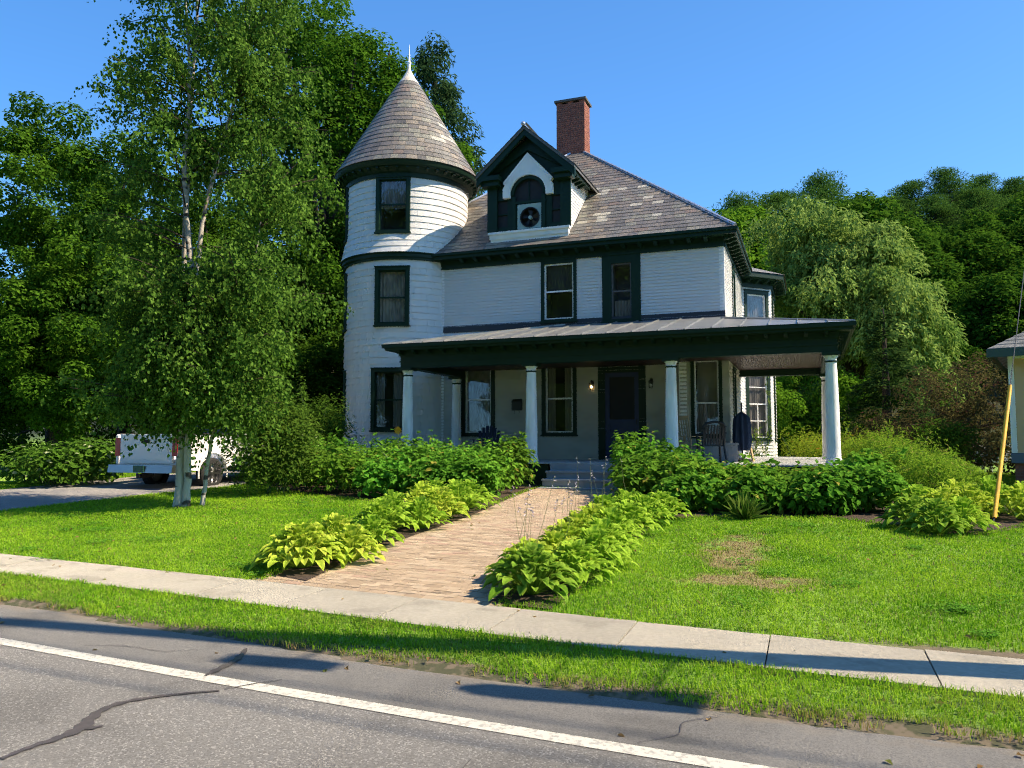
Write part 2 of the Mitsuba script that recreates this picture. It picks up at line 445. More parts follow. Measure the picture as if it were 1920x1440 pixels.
def slate_kind(xm, y, z, warm):
    k = rng.random() + .5 * (float(np.sin(xm * 1.7 + z * 1.1)) * .35)
    if warm > rng.random():
        return str(rng.choice(['slate_brown', 'slate_tan', 'slate_rust', 'slate_plum', 'slate_brown']))
    if k < .30:
        return 'slate_grey'
    if k < .52:
        return 'slate_plum'
    if k < .66:
        return 'slate_dark'
    if k < .82:
        return 'slate_green'
    return 'slate_brown'


near = sorted([s for s in slates if s[0] == 'front'], key=lambda s: np.hypot(s[4], s[5]))
cnt, rest = 0, {}
for s in near + [s for s in slates if s[0] == 'right']:
    face, p, q, row, xm, y, z = s
    k = slate_kind(xm, y, z, .12 + .7 * min(1, max(0, (z - 9.3) / 2)))
    if face == 'front' and 8.0 < z < 9.9 and -6.6 < xm < -3.8 - (z - 8) * .35 and rng.random() < .17:
        k = 'slate_pale'
    elif rng.random() < .02:
        k = 'slate_tan'
    mm = slate_mesh(face, p, q, row, rng.uniform(0, .006))
    if face == 'front' and cnt < 300 and row < 6.6:
        add(f'{R_}__slate', mm, k)
        cnt += 1
    else:
        rest.setdefault(k, []).append(mm)
for k, ms in rest.items():
    m = MB()
    for a in ms:
        m.raw(a.v[0], a.f[0])
    tag(add(f'{R_}__slates', m, k), kind='stuff')
# hip flashing, eaves
m = MB()
for i in (1, 0):
    a, b = c[i] + [0, 0, .03], AP + [0, 0, .03]
    m.tube([a + (b - a) * .004, b], .055, 6)
add(f'{R_}__hip_flashing', m, 'flashing', smooth=40)
m = MB()
for (x0, x1, y0, y1) in ((EX0, EX1, EY0 - .0, EY0 + .06), (EX1 - .06, EX1, EY0 + .06, 27.2), (EX0, EX0 + .06, EY0 + .06, EY1)):
    m.box(x0, x1, y0, y1, EZ - .17, EZ - .012)
m.box(EX0 - .05, EX1 + .05, EY0 - .06, EY0, EZ - .07, EZ - .005).box(EX1, EX1 + .05, EY0, 27.0, EZ - .07, EZ - .005)
add(f'{H}__fascia', m, 'green_paint')
add(f'{H}__soffit', MB().box(EX0 + .06, EX1 - .06, EY0 + .06, YW + .05, EZ - .15, EZ - .11).box(XR - .05, EX1 - .06, YW + .05, 27.6, EZ - .151, EZ - .111), 'green_paint')
m = MB().fbox(FRONT, -10.7, XR + .03, -.02, .05, 6.97, EZ - .15).fbox(FRONT, -10.7, XR + .03, -.02, .075, 6.955, 6.99)
m.fbox(RIGHT, YW + .02, 27.6, -.02, .05, 6.975, EZ - .152).fbox(RIGHT, YW + .02, 27.6, -.02, .075, 6.958, 6.992)
add(f'{H}__frieze', m, 'green_paint')


def bracket(x, y, dx, dy, z, L, w=.1, h=.12, mat='green_paint'):
    F = Frame((x, y, 0), (-dy, dx))
    m = MB()
    pr = [(.0, -h), (.0, 0), (L, 0), (L, -h * .45), (L * .75, -h * .62), (L * .4, -h)]
    v = [F(s * w / 2, a, z + b) if True else 0 for s in (-1, 1) for a, b in pr]
    k = len(pr)
    f = [[i, (i + 1) % k, k + (i + 1) % k] for i in range(k)] + [[i, k + (i + 1) % k, k + i] for i in range(k)]
    f += [[0, i, i + 1] for i in range(1, k - 1)] + [[k, k + i + 1, k + i] for i in range(1, k - 1)]
    m.raw(v, f)
    add(f'{H}__bracket', m, mat)


for x in np.arange(-9.9, -2.1, .46):
    bracket(x, YW - .05, 0, -1, EZ - .15, .30)
for y in np.arange(21.75, 27.0, .46):
    bracket(XR + .05, y, 1, 0, EZ - .15, .30)

# rear bay eaves and roof
m = MB()
ring = [(XR, 27.35), (-.62, 28.55), (-.62, 31.7), (XR, 31.7)]
pg = Polygon([(-1.95, 27.25), (-.72, 28.5), (-.72, 31.7), (-2.5, 31.7), (-2.5, 27.25)])
hat = trimesh.creation.extrude_polygon(pg, .16, engine='earcut')
hat.apply_translation([0, 0, EZ - .17])
m.tm(hat)
inner = trimesh.creation.extrude_polygon(Polygon([(XR, 27.8), (-1.10, 28.80), (-1.10, 31.4), (-2.5, 31.4), (-2.5, 27.8)]), .27, engine='earcut')
inner.apply_translation([0, 0, EZ - .43])
m.tm(inner)
add(f'{H}__rear_bay_cornice', m, 'green_paint')
for t in np.arange(.15, 1.3, .38):
    bracket(XR + t * .707 + .02, 27.9 + t * .707 - .02, .707, -.707, EZ - .17, .34)
for y in np.arange(28.95, 31.3, .4):
    bracket(-1.12, y, 1, 0, EZ - .17, .33)
add(f'{H}__rear_bay_roof', MB().raw([(-1.95, 27.2, EZ), (-.66, 28.5, EZ), (-.66, 31.7, EZ), (-2.6, 31.7, EZ + .5), (-2.6, 27.9, EZ + .5)], [[0, 1, 4], [1, 2, 3], [1, 3, 4]]), 'slate_grey')

# ---- chimney
cx0, cx1, cy0, cy1, cz0, cz1 = -8.58, -7.50, 27.3, 28.05, 11.6, 14.15
ch = add(f'{H}__chimney', MB().box(cx0 + .012, cx1 - .012, cy0 + .012, cy1 - .012, cz0, cz1), 'mortar')
pbr('brick_red', proc(lambda p, n, uv: mix((.19, .060, .040), (.26, .105, .072), cell_rand(p.x * 4.3 + dr.floor(p.z * 12.9) * .5, p.y * 4.3, p.z * 12.9) * .7 + .3 * fbm(p.x * 20, p.y * 20, p.z * 20, 2))), .85)
m, row, z = MB(), 0, cz0
while z < cz1 - .02:
    for (F, L, o) in ((Frame((cx0, cy0, 0), (1, 0)), cx1 - cx0, 0), (Frame((cx1, cy0, 0), (0, 1)), cy1 - cy0, .5), (Frame((cx0, cy1, 0), (0, -1)), cy1 - cy0, .5)):
        n = int(round(L / .215))
        w = L / n
        for i in range(-1, n):
            a, b = (i + (row % 2) * .5) * w, (i + 1 + (row % 2) * .5) * w
            a, b = max(a, 0), min(b, L)
            if b - a > .04:
                m.fbox(F, a + .005, b - .005, -.03, .001 + rng.uniform(0, .004), z + .005, z + .071)
    z += .0765
    row += 1
tag(add(f'{ch}__brick', m, 'brick_red'), kind='stuff')
add(f'{ch}__cap', MB().box(cx0 - .07, cx1 + .07, cy0 - .07, cy1 + .07, cz1 + .12, cz1 + .2), 'concrete_cap')
m = MB()
for a in (cx0, cx0 + .44, cx1 - .2):
    m.box(a, a + .2, cy0, cy0 + .2, cz1 - .01, cz1 + .12).box(a, a + .2, cy1 - .2, cy1, cz1 - .01, cz1 + .12)
add(f'{ch}__pier', m, 'brick_red')
add(f'{ch}__flashing', MB().box(cx0 - .03, cx1 + .03, cy0 - .03, cy1 + .03, cz0 - .4, 12.02), 'flashing')

# ---- dormer
DY = 21.86
DF = Frame((0, DY, 0), (1, 0))
dx0, dx1 = -8.95, -6.54


def roof_y(z):
    return EY0 + (z - EZ) / .834


D = add(f'{H}__dormer', MB().poly(Polygon([(dx0, 7.6), (dx1, 7.6), (dx1, DEAVE + .05), (DX, DPK - .15), (dx0, DEAVE + .05)]).difference(
    unary_union([sbox(-8.14, 8.0, -7.33, 9.06), Point(DX, 9.06).buffer(.5), sbox(-8.83, 8.12, -8.42, 8.95), sbox(-7.06, 8.12, -6.66, 8.95)])), DF, -.1, 0), 'green_paint')
for x, s in ((dx1, 1), (dx0, -1)):
    f_ = Frame((x, 0, 0), (0, s))
    ck = MB()
    z = 7.72
    while z < DEAVE + .04:
        zt = min(z + .1, DEAVE + .05)
        ya, yb = DY, roof_y(z + .05) + .05
        a, b = (ya, yb) if s > 0 else (-yb, -ya)
        m_ = MB().hexa([f_(a, .024, z), f_(b, .024, z), f_(b, -.03, z), f_(a, -.03, z), f_(a, .003, zt + .01), f_(b, .003, zt + .01), f_(b, -.03, zt + .01), f_(a, -.03, zt + .01)])
        add(f'{D}__clapboard', m_, 'white_paint')
        z += .1
m = MB().fbox(DF, dx0 - .05, dx1 + .05, -.05, .10, 7.74, 7.88).fbox(DF, dx0 - .09, dx1 + .09, -.05, .15, 7.88, 7.95).fbox(DF, dx0 - .03, dx1 + .03, -.05, .06, 7.55, 7.74)
add(f'{D}__sill', m, 'white_trim')
# gable roof
ov, yb = 1.56, 25.2
m = MB()
for s in (-1, 1):
    a, b = (DX, DPK), (DX + s * ov, DPK - DSL * ov)
    for (y0, y1, t0, t1) in ((21.42, yb, .0, -.09),):
        m.hexa([(a[0], y0, a[1] + t1), (b[0], y0, b[1] + t1), (b[0], y1, b[1] + t1), (a[0], y1, a[1] + t1), (a[0], y0, a[1]), (b[0], y0, b[1]), (b[0], y1, b[1]), (a[0], y1, a[1])])
dr_ = add(f'{D}__roof', m, 'slate_dark')
rest = {}
rng = np.random.default_rng(8)
for s in (-1, 1):
    L = ov * math.hypot(1, DSL)
    k_ = math.atan(DSL)
    t = L + .02
    while t > .1:
        y = 21.40
        while y < yb:
            w = rng.uniform(.22, .36)
            def P_(tt, yy, h):
                return (DX + s * (tt * math.cos(k_) + h * math.sin(k_)), yy, DPK - tt * math.sin(k_) + h * math.cos(k_))
            lo = t
            e = [P_(lo, y + .002, .012), P_(lo, y + w - .002, .012), P_(lo - .24, y + w - .002, .002), P_(lo - .24, y + .002, .002),
                 P_(lo, y + .002, .024), P_(lo, y + w - .002, .024), P_(lo - .24, y + w - .002, .012), P_(lo - .24, y + .002, .012)]
            rest.setdefault(str(rng.choice(['slate_grey', 'slate_plum', 'slate_dark'])), []).append(e)
            y += w
        t -= .22
for k, es in rest.items():
    m = MB()
    for e in es:
        m.hexa(e)
    tag(add(f'{dr_}__slates', m, k), kind='stuff')
add(f'{dr_}__ridge_cap', MB().tube([(DX, 21.36, DPK + .02), (DX, yb, DPK + .02)], .05, 6).tm(trimesh.creation.icosphere(1, .07).apply_translation([DX, 21.36, DPK + .04])), 'flashing', smooth=40)
# rake boards and the deep dark gable
m = MB()
F2 = Frame((0, 21.5, 0), (1, 0))
up = [(DX - ov, DPK - DSL * ov - .03), (DX, DPK - .03), (DX + ov, DPK - DSL * ov - .03)]
dn = [(x, z - .30 + (.06 if x == DX else 0)) for x, z in up]
m.poly(Polygon(up + dn[::-1]), F2, -.05, .04)
up2 = [(x * 1.0, z - .2) for x, z in up]
m.poly(Polygon([(DX - 1.30, DEAVE + .18), (DX, DPK - .26), (DX + 1.30, DEAVE + .18), (DX + 1.30, DEAVE - .02), (DX, DPK - .62), (DX - 1.30, DEAVE - .02)]), DF, 0, .10)
for s in (-1, 1):
    x = DX + s * 1.17
    m.box(x - .34, x + .34, 21.46, DY, DEAVE - .16, DEAVE - .02)
    m.box(x - .28, x + .28, 21.56, DY, DEAVE - .30, DEAVE - .16)
    m.box(x - .16, x + .16, DY - .07, DY, 7.95, DEAVE - .30)
    m.box(DX + s * .47 - .06, DX + s * .47 + .06, DY - .05, DY, 7.95, 9.02)
    m.box(DX + s * 1.37 - .02, DX + s * 1.37 + .13, DY, 23.4, DEAVE - .17, DEAVE - .03)
add(f'{D}__bargeboard', m, 'green_paint')
for y in np.arange(22.0, 23.2, .3):
    bracket(dx1 + .02, y, 1, 0, DEAVE - .16, .24, .09, .1)
# white arch
outer = Polygon([(-.80, -.08), (-.80, .22), (-.74, .30), (-.80, .40), (0, 1.26), (.80, .40), (.74, .30), (.80, .22), (.80, -.08)])
hood = outer.difference(unary_union([Point(0, 0).buffer(.57, 24), sbox(-.57, -1, .57, 0)]))
hood = hood.difference(sbox(-2, -.5, 2, -.08))
from shapely import affinity
add(f'{D}__arch_hood', MB().poly(affinity.translate(hood, DX, 9.06), DF, .0, .125), 'white_trim')
ring_ = Point(DX, 9.06).buffer(.57, 24).difference(Point(DX, 9.06).buffer(.47, 24)).intersection(sbox(-20, 9.06, 0, 20))
aw = add(f'{D}__window', MB().poly(ring_, DF, -.05, .06).poly(sbox(-8.30, 8.78, -7.20, 8.86), DF, -.05, .04), 'green_paint')
add(f'{D}__pane', MB().poly(Point(DX, 9.06).buffer(.48, 24).intersection(sbox(-20, 8.8, 0, 20)), DF, -.06, -.055), 'screen')
add(f'{D}__arch_bar', MB().fbox(DF, DX - .015, DX + .015, -.055, -.02, 8.86, 9.5), 'green_paint')
for a, b in ((-8.83, -8.42), (-7.06, -6.66)):
    add(f'{D}__side_window', MB().fbox(DF, a, b, -.09, -.06, 8.12, 8.95), 'screen')
    add(f'{D}__side_window', MB().fbox(DF, a, a + .03, -.06, -.01, 8.12, 8.95).fbox(DF, b - .03, b, -.06, -.01, 8.12, 8.95).fbox(DF, a, b, -.06, -.012, 8.5, 8.53), 'green_paint')
# the fan set in the dormer window: a thing of its own
fan = thing('window_fan', 'round window fan in a pale square panel, set in the dormer window of the house', 'fan')
pbr('fan_panel', (.30, .40, .37), .5)
pbr('fan_blade', (.015, .015, .016), .5)
fx, fz = -7.72, 8.34
add(f'{fan}__panel', MB().poly(sbox(-8.12, 8.0, -7.34, 8.76).difference(Point(fx, fz).buffer(.30, 24)), DF, -.05, .02), 'fan_panel')
add(f'{fan}__housing', MB().poly(Point(fx, fz).buffer(.31, 24).difference(Point(fx, fz).buffer(.285, 24)), DF, -.2, .045).poly(Point(fx, fz).buffer(.3, 24), DF, -.22, -.2), 'fan_blade')
for i in range(5):
    a = i * 2 * PI / 5 + .3
    p = [DF(fx + r * math.cos(a + o), n, fz + r * math.sin(a + o)) for r, o, n in ((.06, -.3, -.06), (.27, -.32, -.10), (.27, .30, -.03), (.06, .3, -.05))]
    add(f'{fan}__blade', MB().quad(*p), 'fan_blade')
add(f'{fan}__hub', MB().tube([DF(fx, -.1, fz), DF(fx, .02, fz)], .055, 14), 'fan_panel', smooth=40)

# ---- the round tower
rng = np.random.default_rng(21)


def tower_r(z):
    if z > 7.40:
        return TR + .155 * max(0, 1 - (z - 7.4) / 1.1) ** 2
    return TR + .0


def tp(a, r, z):
    return (TC[0] + r * math.sin(a), TC[1] - r * math.cos(a), z)


RAD = math.radians
TWIN = [(15.5, .43, 8.12, 9.72, 8.94), (15.5, .43, 5.22, 6.86, 6.02), (14.0, .46, 2.0, 3.72, 2.86), (-57, .43, 8.12, 9.72, 8.94), (-57, .43, 5.22, 6.86, 6.02), (-57, .46, 2.0, 3.72, 2.86)]
zs = sorted({.3, 9.86} | {z for w in TWIN for z in w[2:4]})
m = MB()
edges = sorted({-180, 180} | set(range(-176, 180, 8)) | {RADd for w in TWIN for RADd in (w[0] - math.degrees(math.asin(w[1] / TR)), w[0] + math.degrees(math.asin(w[1] / TR)))})
for za, zb in zip(zs[:-1], zs[1:]):
    for a, b in zip(edges[:-1], edges[1:]):
        am, zm = (a + b) / 2, (za + zb) / 2
        if any(abs(am - w[0]) < math.degrees(math.asin(w[1] / TR)) and w[2] < zm < w[3] for w in TWIN):
            continue
        m.quad(tp(RAD(a), TR - .004, za), tp(RAD(b), TR - .004, za), tp(RAD(b), TR - .004, zb), tp(RAD(a), TR - .004, zb))
tw = add(f'{H}__tower', m, 'white_paint')
shing = []
z, row = 1.0, 0
while z < 9.84:
    if 7.2 < z + .1 < 7.42:
        z = 7.41
    zt = min(z + .198, 9.86)
    if z < 7.2 < zt:
        zt = 7.2
    a = -88 + rng.uniform(0, 9)
    hi = 66 if z < 7.2 else 128
    while a < hi:
        w = math.degrees(rng.uniform(.20, .56) / TR)
        p, q = a, min(a + w, hi)
        a += w
        cuts = [(p, q)]
        for W in TWIN:
            h = math.degrees(math.asin((W[1] + .02) / TR))
            if W[2] - .02 < zt and W[3] + .02 > z:
                cuts = [t for x, y in cuts for t in ((x, min(y, W[0] - h)), (max(x, W[0] + h), y)) if t[1] - t[0] > .3]
        for p_, q_ in cuts:
            shing.append((p_, q_, z, zt))
    z = zt
    row += 1


def shingle_mesh(p, q, za, zb):
    g = .06
    j = rng.uniform(-.0015, .0015)
    t0, t1 = .031 + rng.uniform(-.003, .003), .004
    n = 2 if q - p > 5 else 1
    v, f = [], []
    for a in np.linspace(p + g, q - g, n + 1):
        r0, r1 = tower_r(za), tower_r(zb)
        a = RAD(a)
        v += [tp(a, r0 - .01, za + j), tp(a, r0 + t0, za + j), tp(a, r1 + t1, zb + .015), tp(a, r1 - .01, zb + .015)]
    for i in range(n):
        b = i * 4
        f += [[b + k, b + (k + 1) % 4, b + 4 + (k + 1) % 4, b + 4 + k] for k in range(4)]
    f += [[0, 3, 2, 1], [n * 4, n * 4 + 1, n * 4 + 2, n * 4 + 3]]
    return MB().raw(v, np.array(f)[:, ::-1])


vis = [s for s in shing if abs((s[0] + s[1]) / 2 - 20) < 62]
vis.sort(key=lambda s: -(s[1] - s[0]) * math.cos(RAD((s[0] + s[1]) / 2 - 28.5)) - (.8 if s[2] > 7.2 else 0))
own = set(vis[:300])
m = MB()
for s in shing:
    mm = shingle_mesh(*s)
    if s in own:
        add(f'{tw}__shingle', mm, 'white_paint')
    else:
        m.raw(mm.v[0], mm.f[0])
tag(add(f'{tw}__shingles', m, 'white_paint'), kind='stuff')
for a, hw, za, zb, rl in TWIN:
    a_ = RAD(a)
    F = Frame((*(TC + np.array([math.sin(a_), -math.cos(a_)]) * TR * math.cos(hw / TR) * 1.0), 0), (math.cos(a_), math.sin(a_)))
    top = zb > 9
    window(F, -hw, hw, za, zb, cas=.11, head=.10 if not top else .06, sash='green_paint', rail=rl, proud=.085,
           curtain=[(0, 1, 0, 1, 'lace')] if 5 < za < 6 and a > 0 else ([(0, .3, 0, 1, 'curtain'), (.6, 1, 0, 1, 'curtain')] if za < 3 else [(0, 1, .45, 1, 'shade_grey')]))
belt = [(TR - .01, 7.19), (TR + .075, 7.20), (TR + .075, 7.24), (TR + .13, 7.27), (TR + .13, 7.36), (TR + .175, 7.385), (TR + .175, 7.41), (TR + .05, 7.43)]
add(f'{tw}__belt', MB().lathe(belt, (*TC, 0), 64, RAD(-100), RAD(120)), 'green_paint', smooth=30)
add(f'{H}__tower_eave', MB().lathe([(TR - .02, 9.78), (TR + .05, 9.79), (TR + .06, 9.92), (TR + .16, 9.96), (2.24, 10.06), (2.34, 10.07), (2.37, 10.10), (2.41, 10.22), (2.37, 10.25)], (*TC, 0), 96), 'green_paint', smooth=30)
for a in range(-84, 130, 8):
    a_ = RAD(a)
    bracket(TC[0] + (TR + .04) * math.sin(a_), TC[1] - (TR + .04) * math.cos(a_), math.sin(a_), -math.cos(a_), 10.06, .26, .08, .10)
# cone of slates
cz0_, cr0, cz1_, cr1 = 10.235, 2.42, 13.72, .33
cone = add(f'{H}__tower_roof', MB().lathe([(cr0 - .03, cz0_), (cr1 - .02, cz1_)], (*TC, 0), 64), 'slate_dark', smooth=True)
cl = math.hypot(cz1_ - cz0_, cr0 - cr1)
su, sr = (cz1_ - cz0_) / cl, (cr0 - cr1) / cl
tiles, s_ = [], 0.0
while s_ < cl - .05:
    r0 = cr0 - s_ * sr
    n = max(8, int(round(2 * PI * r0 / (.30 if r0 > 1.2 else .25))))
    off = rng.uniform(0, 360)
    e = np.cumsum(rng.uniform(.7, 1.3, n))
    e = np.concatenate([[0], e / e[-1] * 360]) + off
    for a, b in zip(e[:-1], e[1:]):
        tiles.append((a, b, s_))
    s_ += .212


def cone_tile(a, b, s):
    g = .10
    v = []
    lift = rng.uniform(0, .005)
    s1 = min(s + .235, cl)
    nn = 2
    for ang in np.linspace(a + g, b - g, nn + 1):
        for ss, h in ((s - .008, .002), (s - .008, .020 + lift), (s1, .006), (s1, .0)):
            r, zz = cr0 - ss * sr + h * su, cz0_ + ss * su + h * sr
            v.append(tp(RAD(ang), r, zz))
    f = []
    for i in range(nn):
        q = i * 4
        f += [[q + k, q + (k + 1) % 4, q + 4 + (k + 1) % 4, q + 4 + k] for k in range(4)]
    f += [[0, 3, 2, 1], [nn * 4 + k for k in range(4)]]
    return MB().raw(v, np.array(f)[:, ::-1])


def facing(t):
    return math.cos(RAD((t[0] + t[1]) / 2 - 28.5))


order = sorted(tiles, key=lambda t: -facing(t))
n_own, rest = 0, {}
for t in order:
    mid = ((t[0] + t[1]) / 2 - 28.5 + 180) % 360 - 180
    u = rng.random()
    k = 'slate_grey' if u < .26 else 'slate_plum' if u < .44 else 'slate_brown' if u < .64 else 'slate_green' if u < .80 else 'slate_tan' if u < .90 else 'slate_rust' if u < .94 else 'slate_dark'
    if 25 < mid < 75 and .9 < t[2] < 2.6 and rng.random() < .3:
        k = 'slate_pale'
    mm = cone_tile(*t)
    if n_own < 300 and facing(t) > .1:
        add(f'{cone}__slate', mm, k)
        n_own += 1
    else:
        rest.setdefault(k, []).append(mm)
for k, ms in rest.items():
    m = MB()
    for q in ms:
        m.raw(q.v[0], q.f[0])
    tag(add(f'{cone}__slates', m, k), kind='stuff')
add(f'{cone}__cap', MB().lathe([(.355, 13.68), (.355, 13.70), (.22, 13.90), (.12, 14.08), (.065, 14.20), (.055, 14.30)], (*TC, 0), 32), 'cone_cap', smooth=40)
add(f'{cone}__finial', MB().lathe([(.06, 14.29), (.055, 14.40), (.075, 14.43), (.075, 14.46), (.04, 14.50), (.028, 14.70), (.04, 14.73), (.022, 14.76), (.014, 15.0), (.003, 15.12)], (*TC, 0), 16), 'white_trim', smooth=40)

# ---- porch
PX0, PX1, PY0, PZ = -10.5, .96, 18.03, 4.16         # gutter line
FZ = 1.08
COLX = [.48, -3.02, -6.51, -10.01]
SL = .22
RT = lambda t: PZ + SL * t
f_ = 3.87
# front slope, right slope, left end
hipR, hipL = (PX1 - f_, PY0 + f_), (PX0 + f_, PY0 + f_)
pr_ = MB()
A0, A1 = (PX0, PY0, PZ), (PX1, PY0, PZ)
tR = PX1 - XR                                        # where the right slope meets the right wall
Bk = (XR, PY0 + tR, RT(tR))
pr_.raw([A0, A1, Bk, (XR, YW, RT(tR)), (XR, YW, RT(tR)), (hipL[0], YW, RT(f_))], [[0, 1, 2], [0, 2, 5]])
pr_.raw([Bk, (XR, YW, RT(f_)), (hipL[0], YW, RT(f_))], [[0, 1, 2]])
pr_.raw([A1, (PX1, 25.1, PZ), (XR, 25.1, RT(tR)), Bk], [[0, 1, 2], [0, 2, 3]])
pr_.raw([A0, (hipL[0], YW, RT(f_)), (PX0, YW + .4, PZ)], [[0, 1, 2]])
PR = add(f'{H}__porch_roof', pr_, 'tin_roof')
x = PX0 + .55
while x < PX1 - .1:
    tmax = min(f_, x - PX0, (PX1 - x) if x > XR - .8 else 99)
    if x > XR:
        tmax = min(PX1 - x, f_)
    m = MB().hexa([(x - .012, PY0, PZ), (x + .012, PY0, PZ), (x + .012, PY0 + tmax, RT(tmax)), (x - .012, PY0 + tmax, RT(tmax)),
                   (x - .008, PY0, PZ + .035), (x + .008, PY0, PZ + .035), (x + .008, PY0 + tmax, RT(tmax) + .035), (x - .008, PY0 + tmax, RT(tmax) + .035)])
    add(f'{PR}__seam', m, 'tin_roof')
    x += .61
y = PY0 + .5
while y < 25:
    t = min(tR, y - PY0)
    m = MB().hexa([(PX1, y - .012, PZ), (PX1, y + .012, PZ), (PX1 - t, y + .012, RT(t)), (PX1 - t, y - .012, RT(t)),
                   (PX1, y - .008, PZ + .035), (PX1, y + .008, PZ + .035), (PX1 - t, y + .008, RT(t) + .035), (PX1 - t, y - .008, RT(t) + .035)])
    add(f'{PR}__seam', m, 'tin_roof')
    y += .61
m = MB().tube([A1, np.array(Bk) + [0, 0, .02]], .03, 6).tube([A0, (hipL[0], YW, RT(f_) + .02)], .03, 6)
add(f'{PR}__hip_cap', m, 'tin_roof', smooth=40)
m = MB().fbox(FRONT, -10.6, XR + .03, .0, .035, RT(f_) - .05, RT(f_) + .16).fbox(RIGHT, YW, 25.1, .0, .035, RT(tR) - .05, RT(tR) + .16)
pbr('dark_flashing', (.03, .033, .045), .4)
add(f'{PR}__flashing', m, 'dark_flashing')
# gutter edge, soffit, entablature
m = MB()
ex = Polygon([(PX0, PY0), (PX1, PY0), (PX1, 25.1), (XR, 25.1), (XR, YW), (PX0, YW + .2)])


def rim(poly_out, inset0, inset1, z0, z1):
    a, b = poly_out.buffer(-inset0, join_style=2), poly_out.buffer(-inset1, join_style=2)
    q = trimesh.creation.extrude_polygon(a.difference(b), z1 - z0, engine='earcut')
    q.apply_translation([0, 0, z0])
    return q


ex2 = Polygon([(PX0, PY0), (PX1, PY0), (PX1, 25.1), (PX0, 25.1)])
clipm = Polygon([(PX0 - 1, PY0 - 1), (PX1 + 1, PY0 - 1), (PX1 + 1, 26), (XR, 26), (XR, YW - .02), (PX0 - 1, YW - .02)])


def rimc(i0, i1, z0, z1, mb):
    a, b = ex2.buffer(-i0, join_style=2), ex2.buffer(-i1, join_style=2)
    for g in getattr(a.difference(b).intersection(clipm), 'geoms', [a.difference(b).intersection(clipm)]):
        if g.area > 1e-4:
            q = trimesh.creation.extrude_polygon(g, z1 - z0, engine='earcut')
            q.apply_translation([0, 0, z0])
            mb.tm(q)


m = MB()
rimc(-.03, .03, PZ - .10, PZ - .004, m)
rimc(.03, .09, PZ - .16, PZ - .03, m)
add(f'{H}__porch_gutter', m, 'green_paint')
m = MB()
rimc(.05, .46, PZ - .17, PZ - .135, m)
add(f'{H}__porch_soffit', m, 'green_paint')
m = MB()
rimc(.34, .62, 3.55, PZ - .17, m)
rimc(.30, .34, 3.86, PZ - .17, m)
rimc(.315, .34, 3.70, 3.745, m)
add(f'{H}__porch_beam', m, 'green_paint')
for x in np.arange(PX0 + .4, PX1 - .3, .42):
    bracket(x, PY0 + .31, 0, -1, PZ - .168, .22, .08, .10)
for y in np.arange(PY0 + .5, 24.8, .42):
    bracket(PX1 - .31, y, 1, 0, PZ - .168, .22, .08, .10)
cl_ = ex2.buffer(-.6, join_style=2).intersection(clipm)
cl_ = cl_.difference(Point(*TC).buffer(TR)).difference(sbox(-3.24, 21.3, XR + .14, 30))
m = MB()
for x in np.arange(PX0, PX1, .09):
    s = cl_.intersection(sbox(x + .003, 0, x + .087, 40))
    for g in getattr(s, 'geoms', [s]):
        if g.area > .002:
            q = trimesh.creation.extrude_polygon(g, .02, engine='earcut')
            q.apply_translation([0, 0, 3.74])
            m.tm(q)
q = trimesh.creation.extrude_polygon(cl_, .02, engine='earcut')
q.apply_translation([0, 0, 3.765])
m.tm(q)
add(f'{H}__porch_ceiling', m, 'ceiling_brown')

COLP = [(0.02, 0), (.175, 0), (.175, .07), (.155, .10), (.165, .13), (.150, .17), (.148, .5), (.146, .9), (.137, 1.5), (.124, 2.0), (.116, 2.24), (.116, 2.25)]
def column(x, y):
    k = add(f'{H}__porch_column', MB().lathe(COLP, (x, y, FZ), 28), 'white_trim', smooth=35)
    add(f'{k}__ring', MB().lathe([(.115, 2.25), (.136, 2.255), (.136, 2.285), (.115, 2.29)], (x, y, FZ), 28), 'green_paint', smooth=35)
    add(f'{k}__capital', MB().lathe([(.118, 2.285), (.12, 2.34), (.15, 2.38), (.15, 2.40), (.02, 2.40)], (x, y, FZ), 28), 'white_trim', smooth=35)
    add(f'{k}__block', MB().box(x - .19, x + .19, y - .19, y + .19, FZ + 2.40, FZ + 2.474), 'green_paint')
    return k


for x in COLX:
    column(x, 18.51)
column(.48, 24.45)
column(-10.02, 21.62)
# floor
m = MB()
fl = Polygon([(-10.45, 18.1), (.9, 18.1), (.9, 25.6), (.2, 27.9), (-2.1, 27.9), (-2.1, 21.9), (-10.45, 21.9)])
for y in np.arange(18.1, 28.0, .1):
    s = fl.intersection(sbox(-11, y + .0025, 3, y + .0975))
    for g in getattr(s, 'geoms', [s]):
        if g.area > .002:
            q = trimesh.creation.extrude_polygon(g, .03, engine='earcut')
            q.apply_translation([0, 0, FZ - .03])
            m.tm(q)
add(f'{H}__porch_floor', m, 'porch_grey')
for q in ((-10.4, -5.95, 18.14, 18.2), (-3.55, .85, 18.14, 18.2), (.80, .86, 18.2, 25.5), (-10.4, -10.34, 18.2, 21.4)):
    add(f'{H}__porch_skirt', MB().box(*q, .3, FZ - .031), 'green_paint')
for i in range(3):
    z1, y0 = FZ - .18 * (i + 1) + .0, 18.1 - .31 * (i + 1)
    k = add(f'{H}__step', MB().box(-5.9, -3.6, y0 - .03, y0 + .31, z1 - .045, z1), 'step_blue')
    add(f'{k}__riser', MB().box(-5.88, -3.62, y0, y0 + .03, z1 - .19, z1 - .045), 'step_blue')
add(f'{H}__step_riser', MB().box(-5.88, -3.62, 18.06, 18.1, FZ - .18, FZ - .03), 'step_blue')

# ---- things on and about the porch
lamp_mat = 'dark_iron'
scene['bulb_glass'] = {'type': 'thindielectric'}


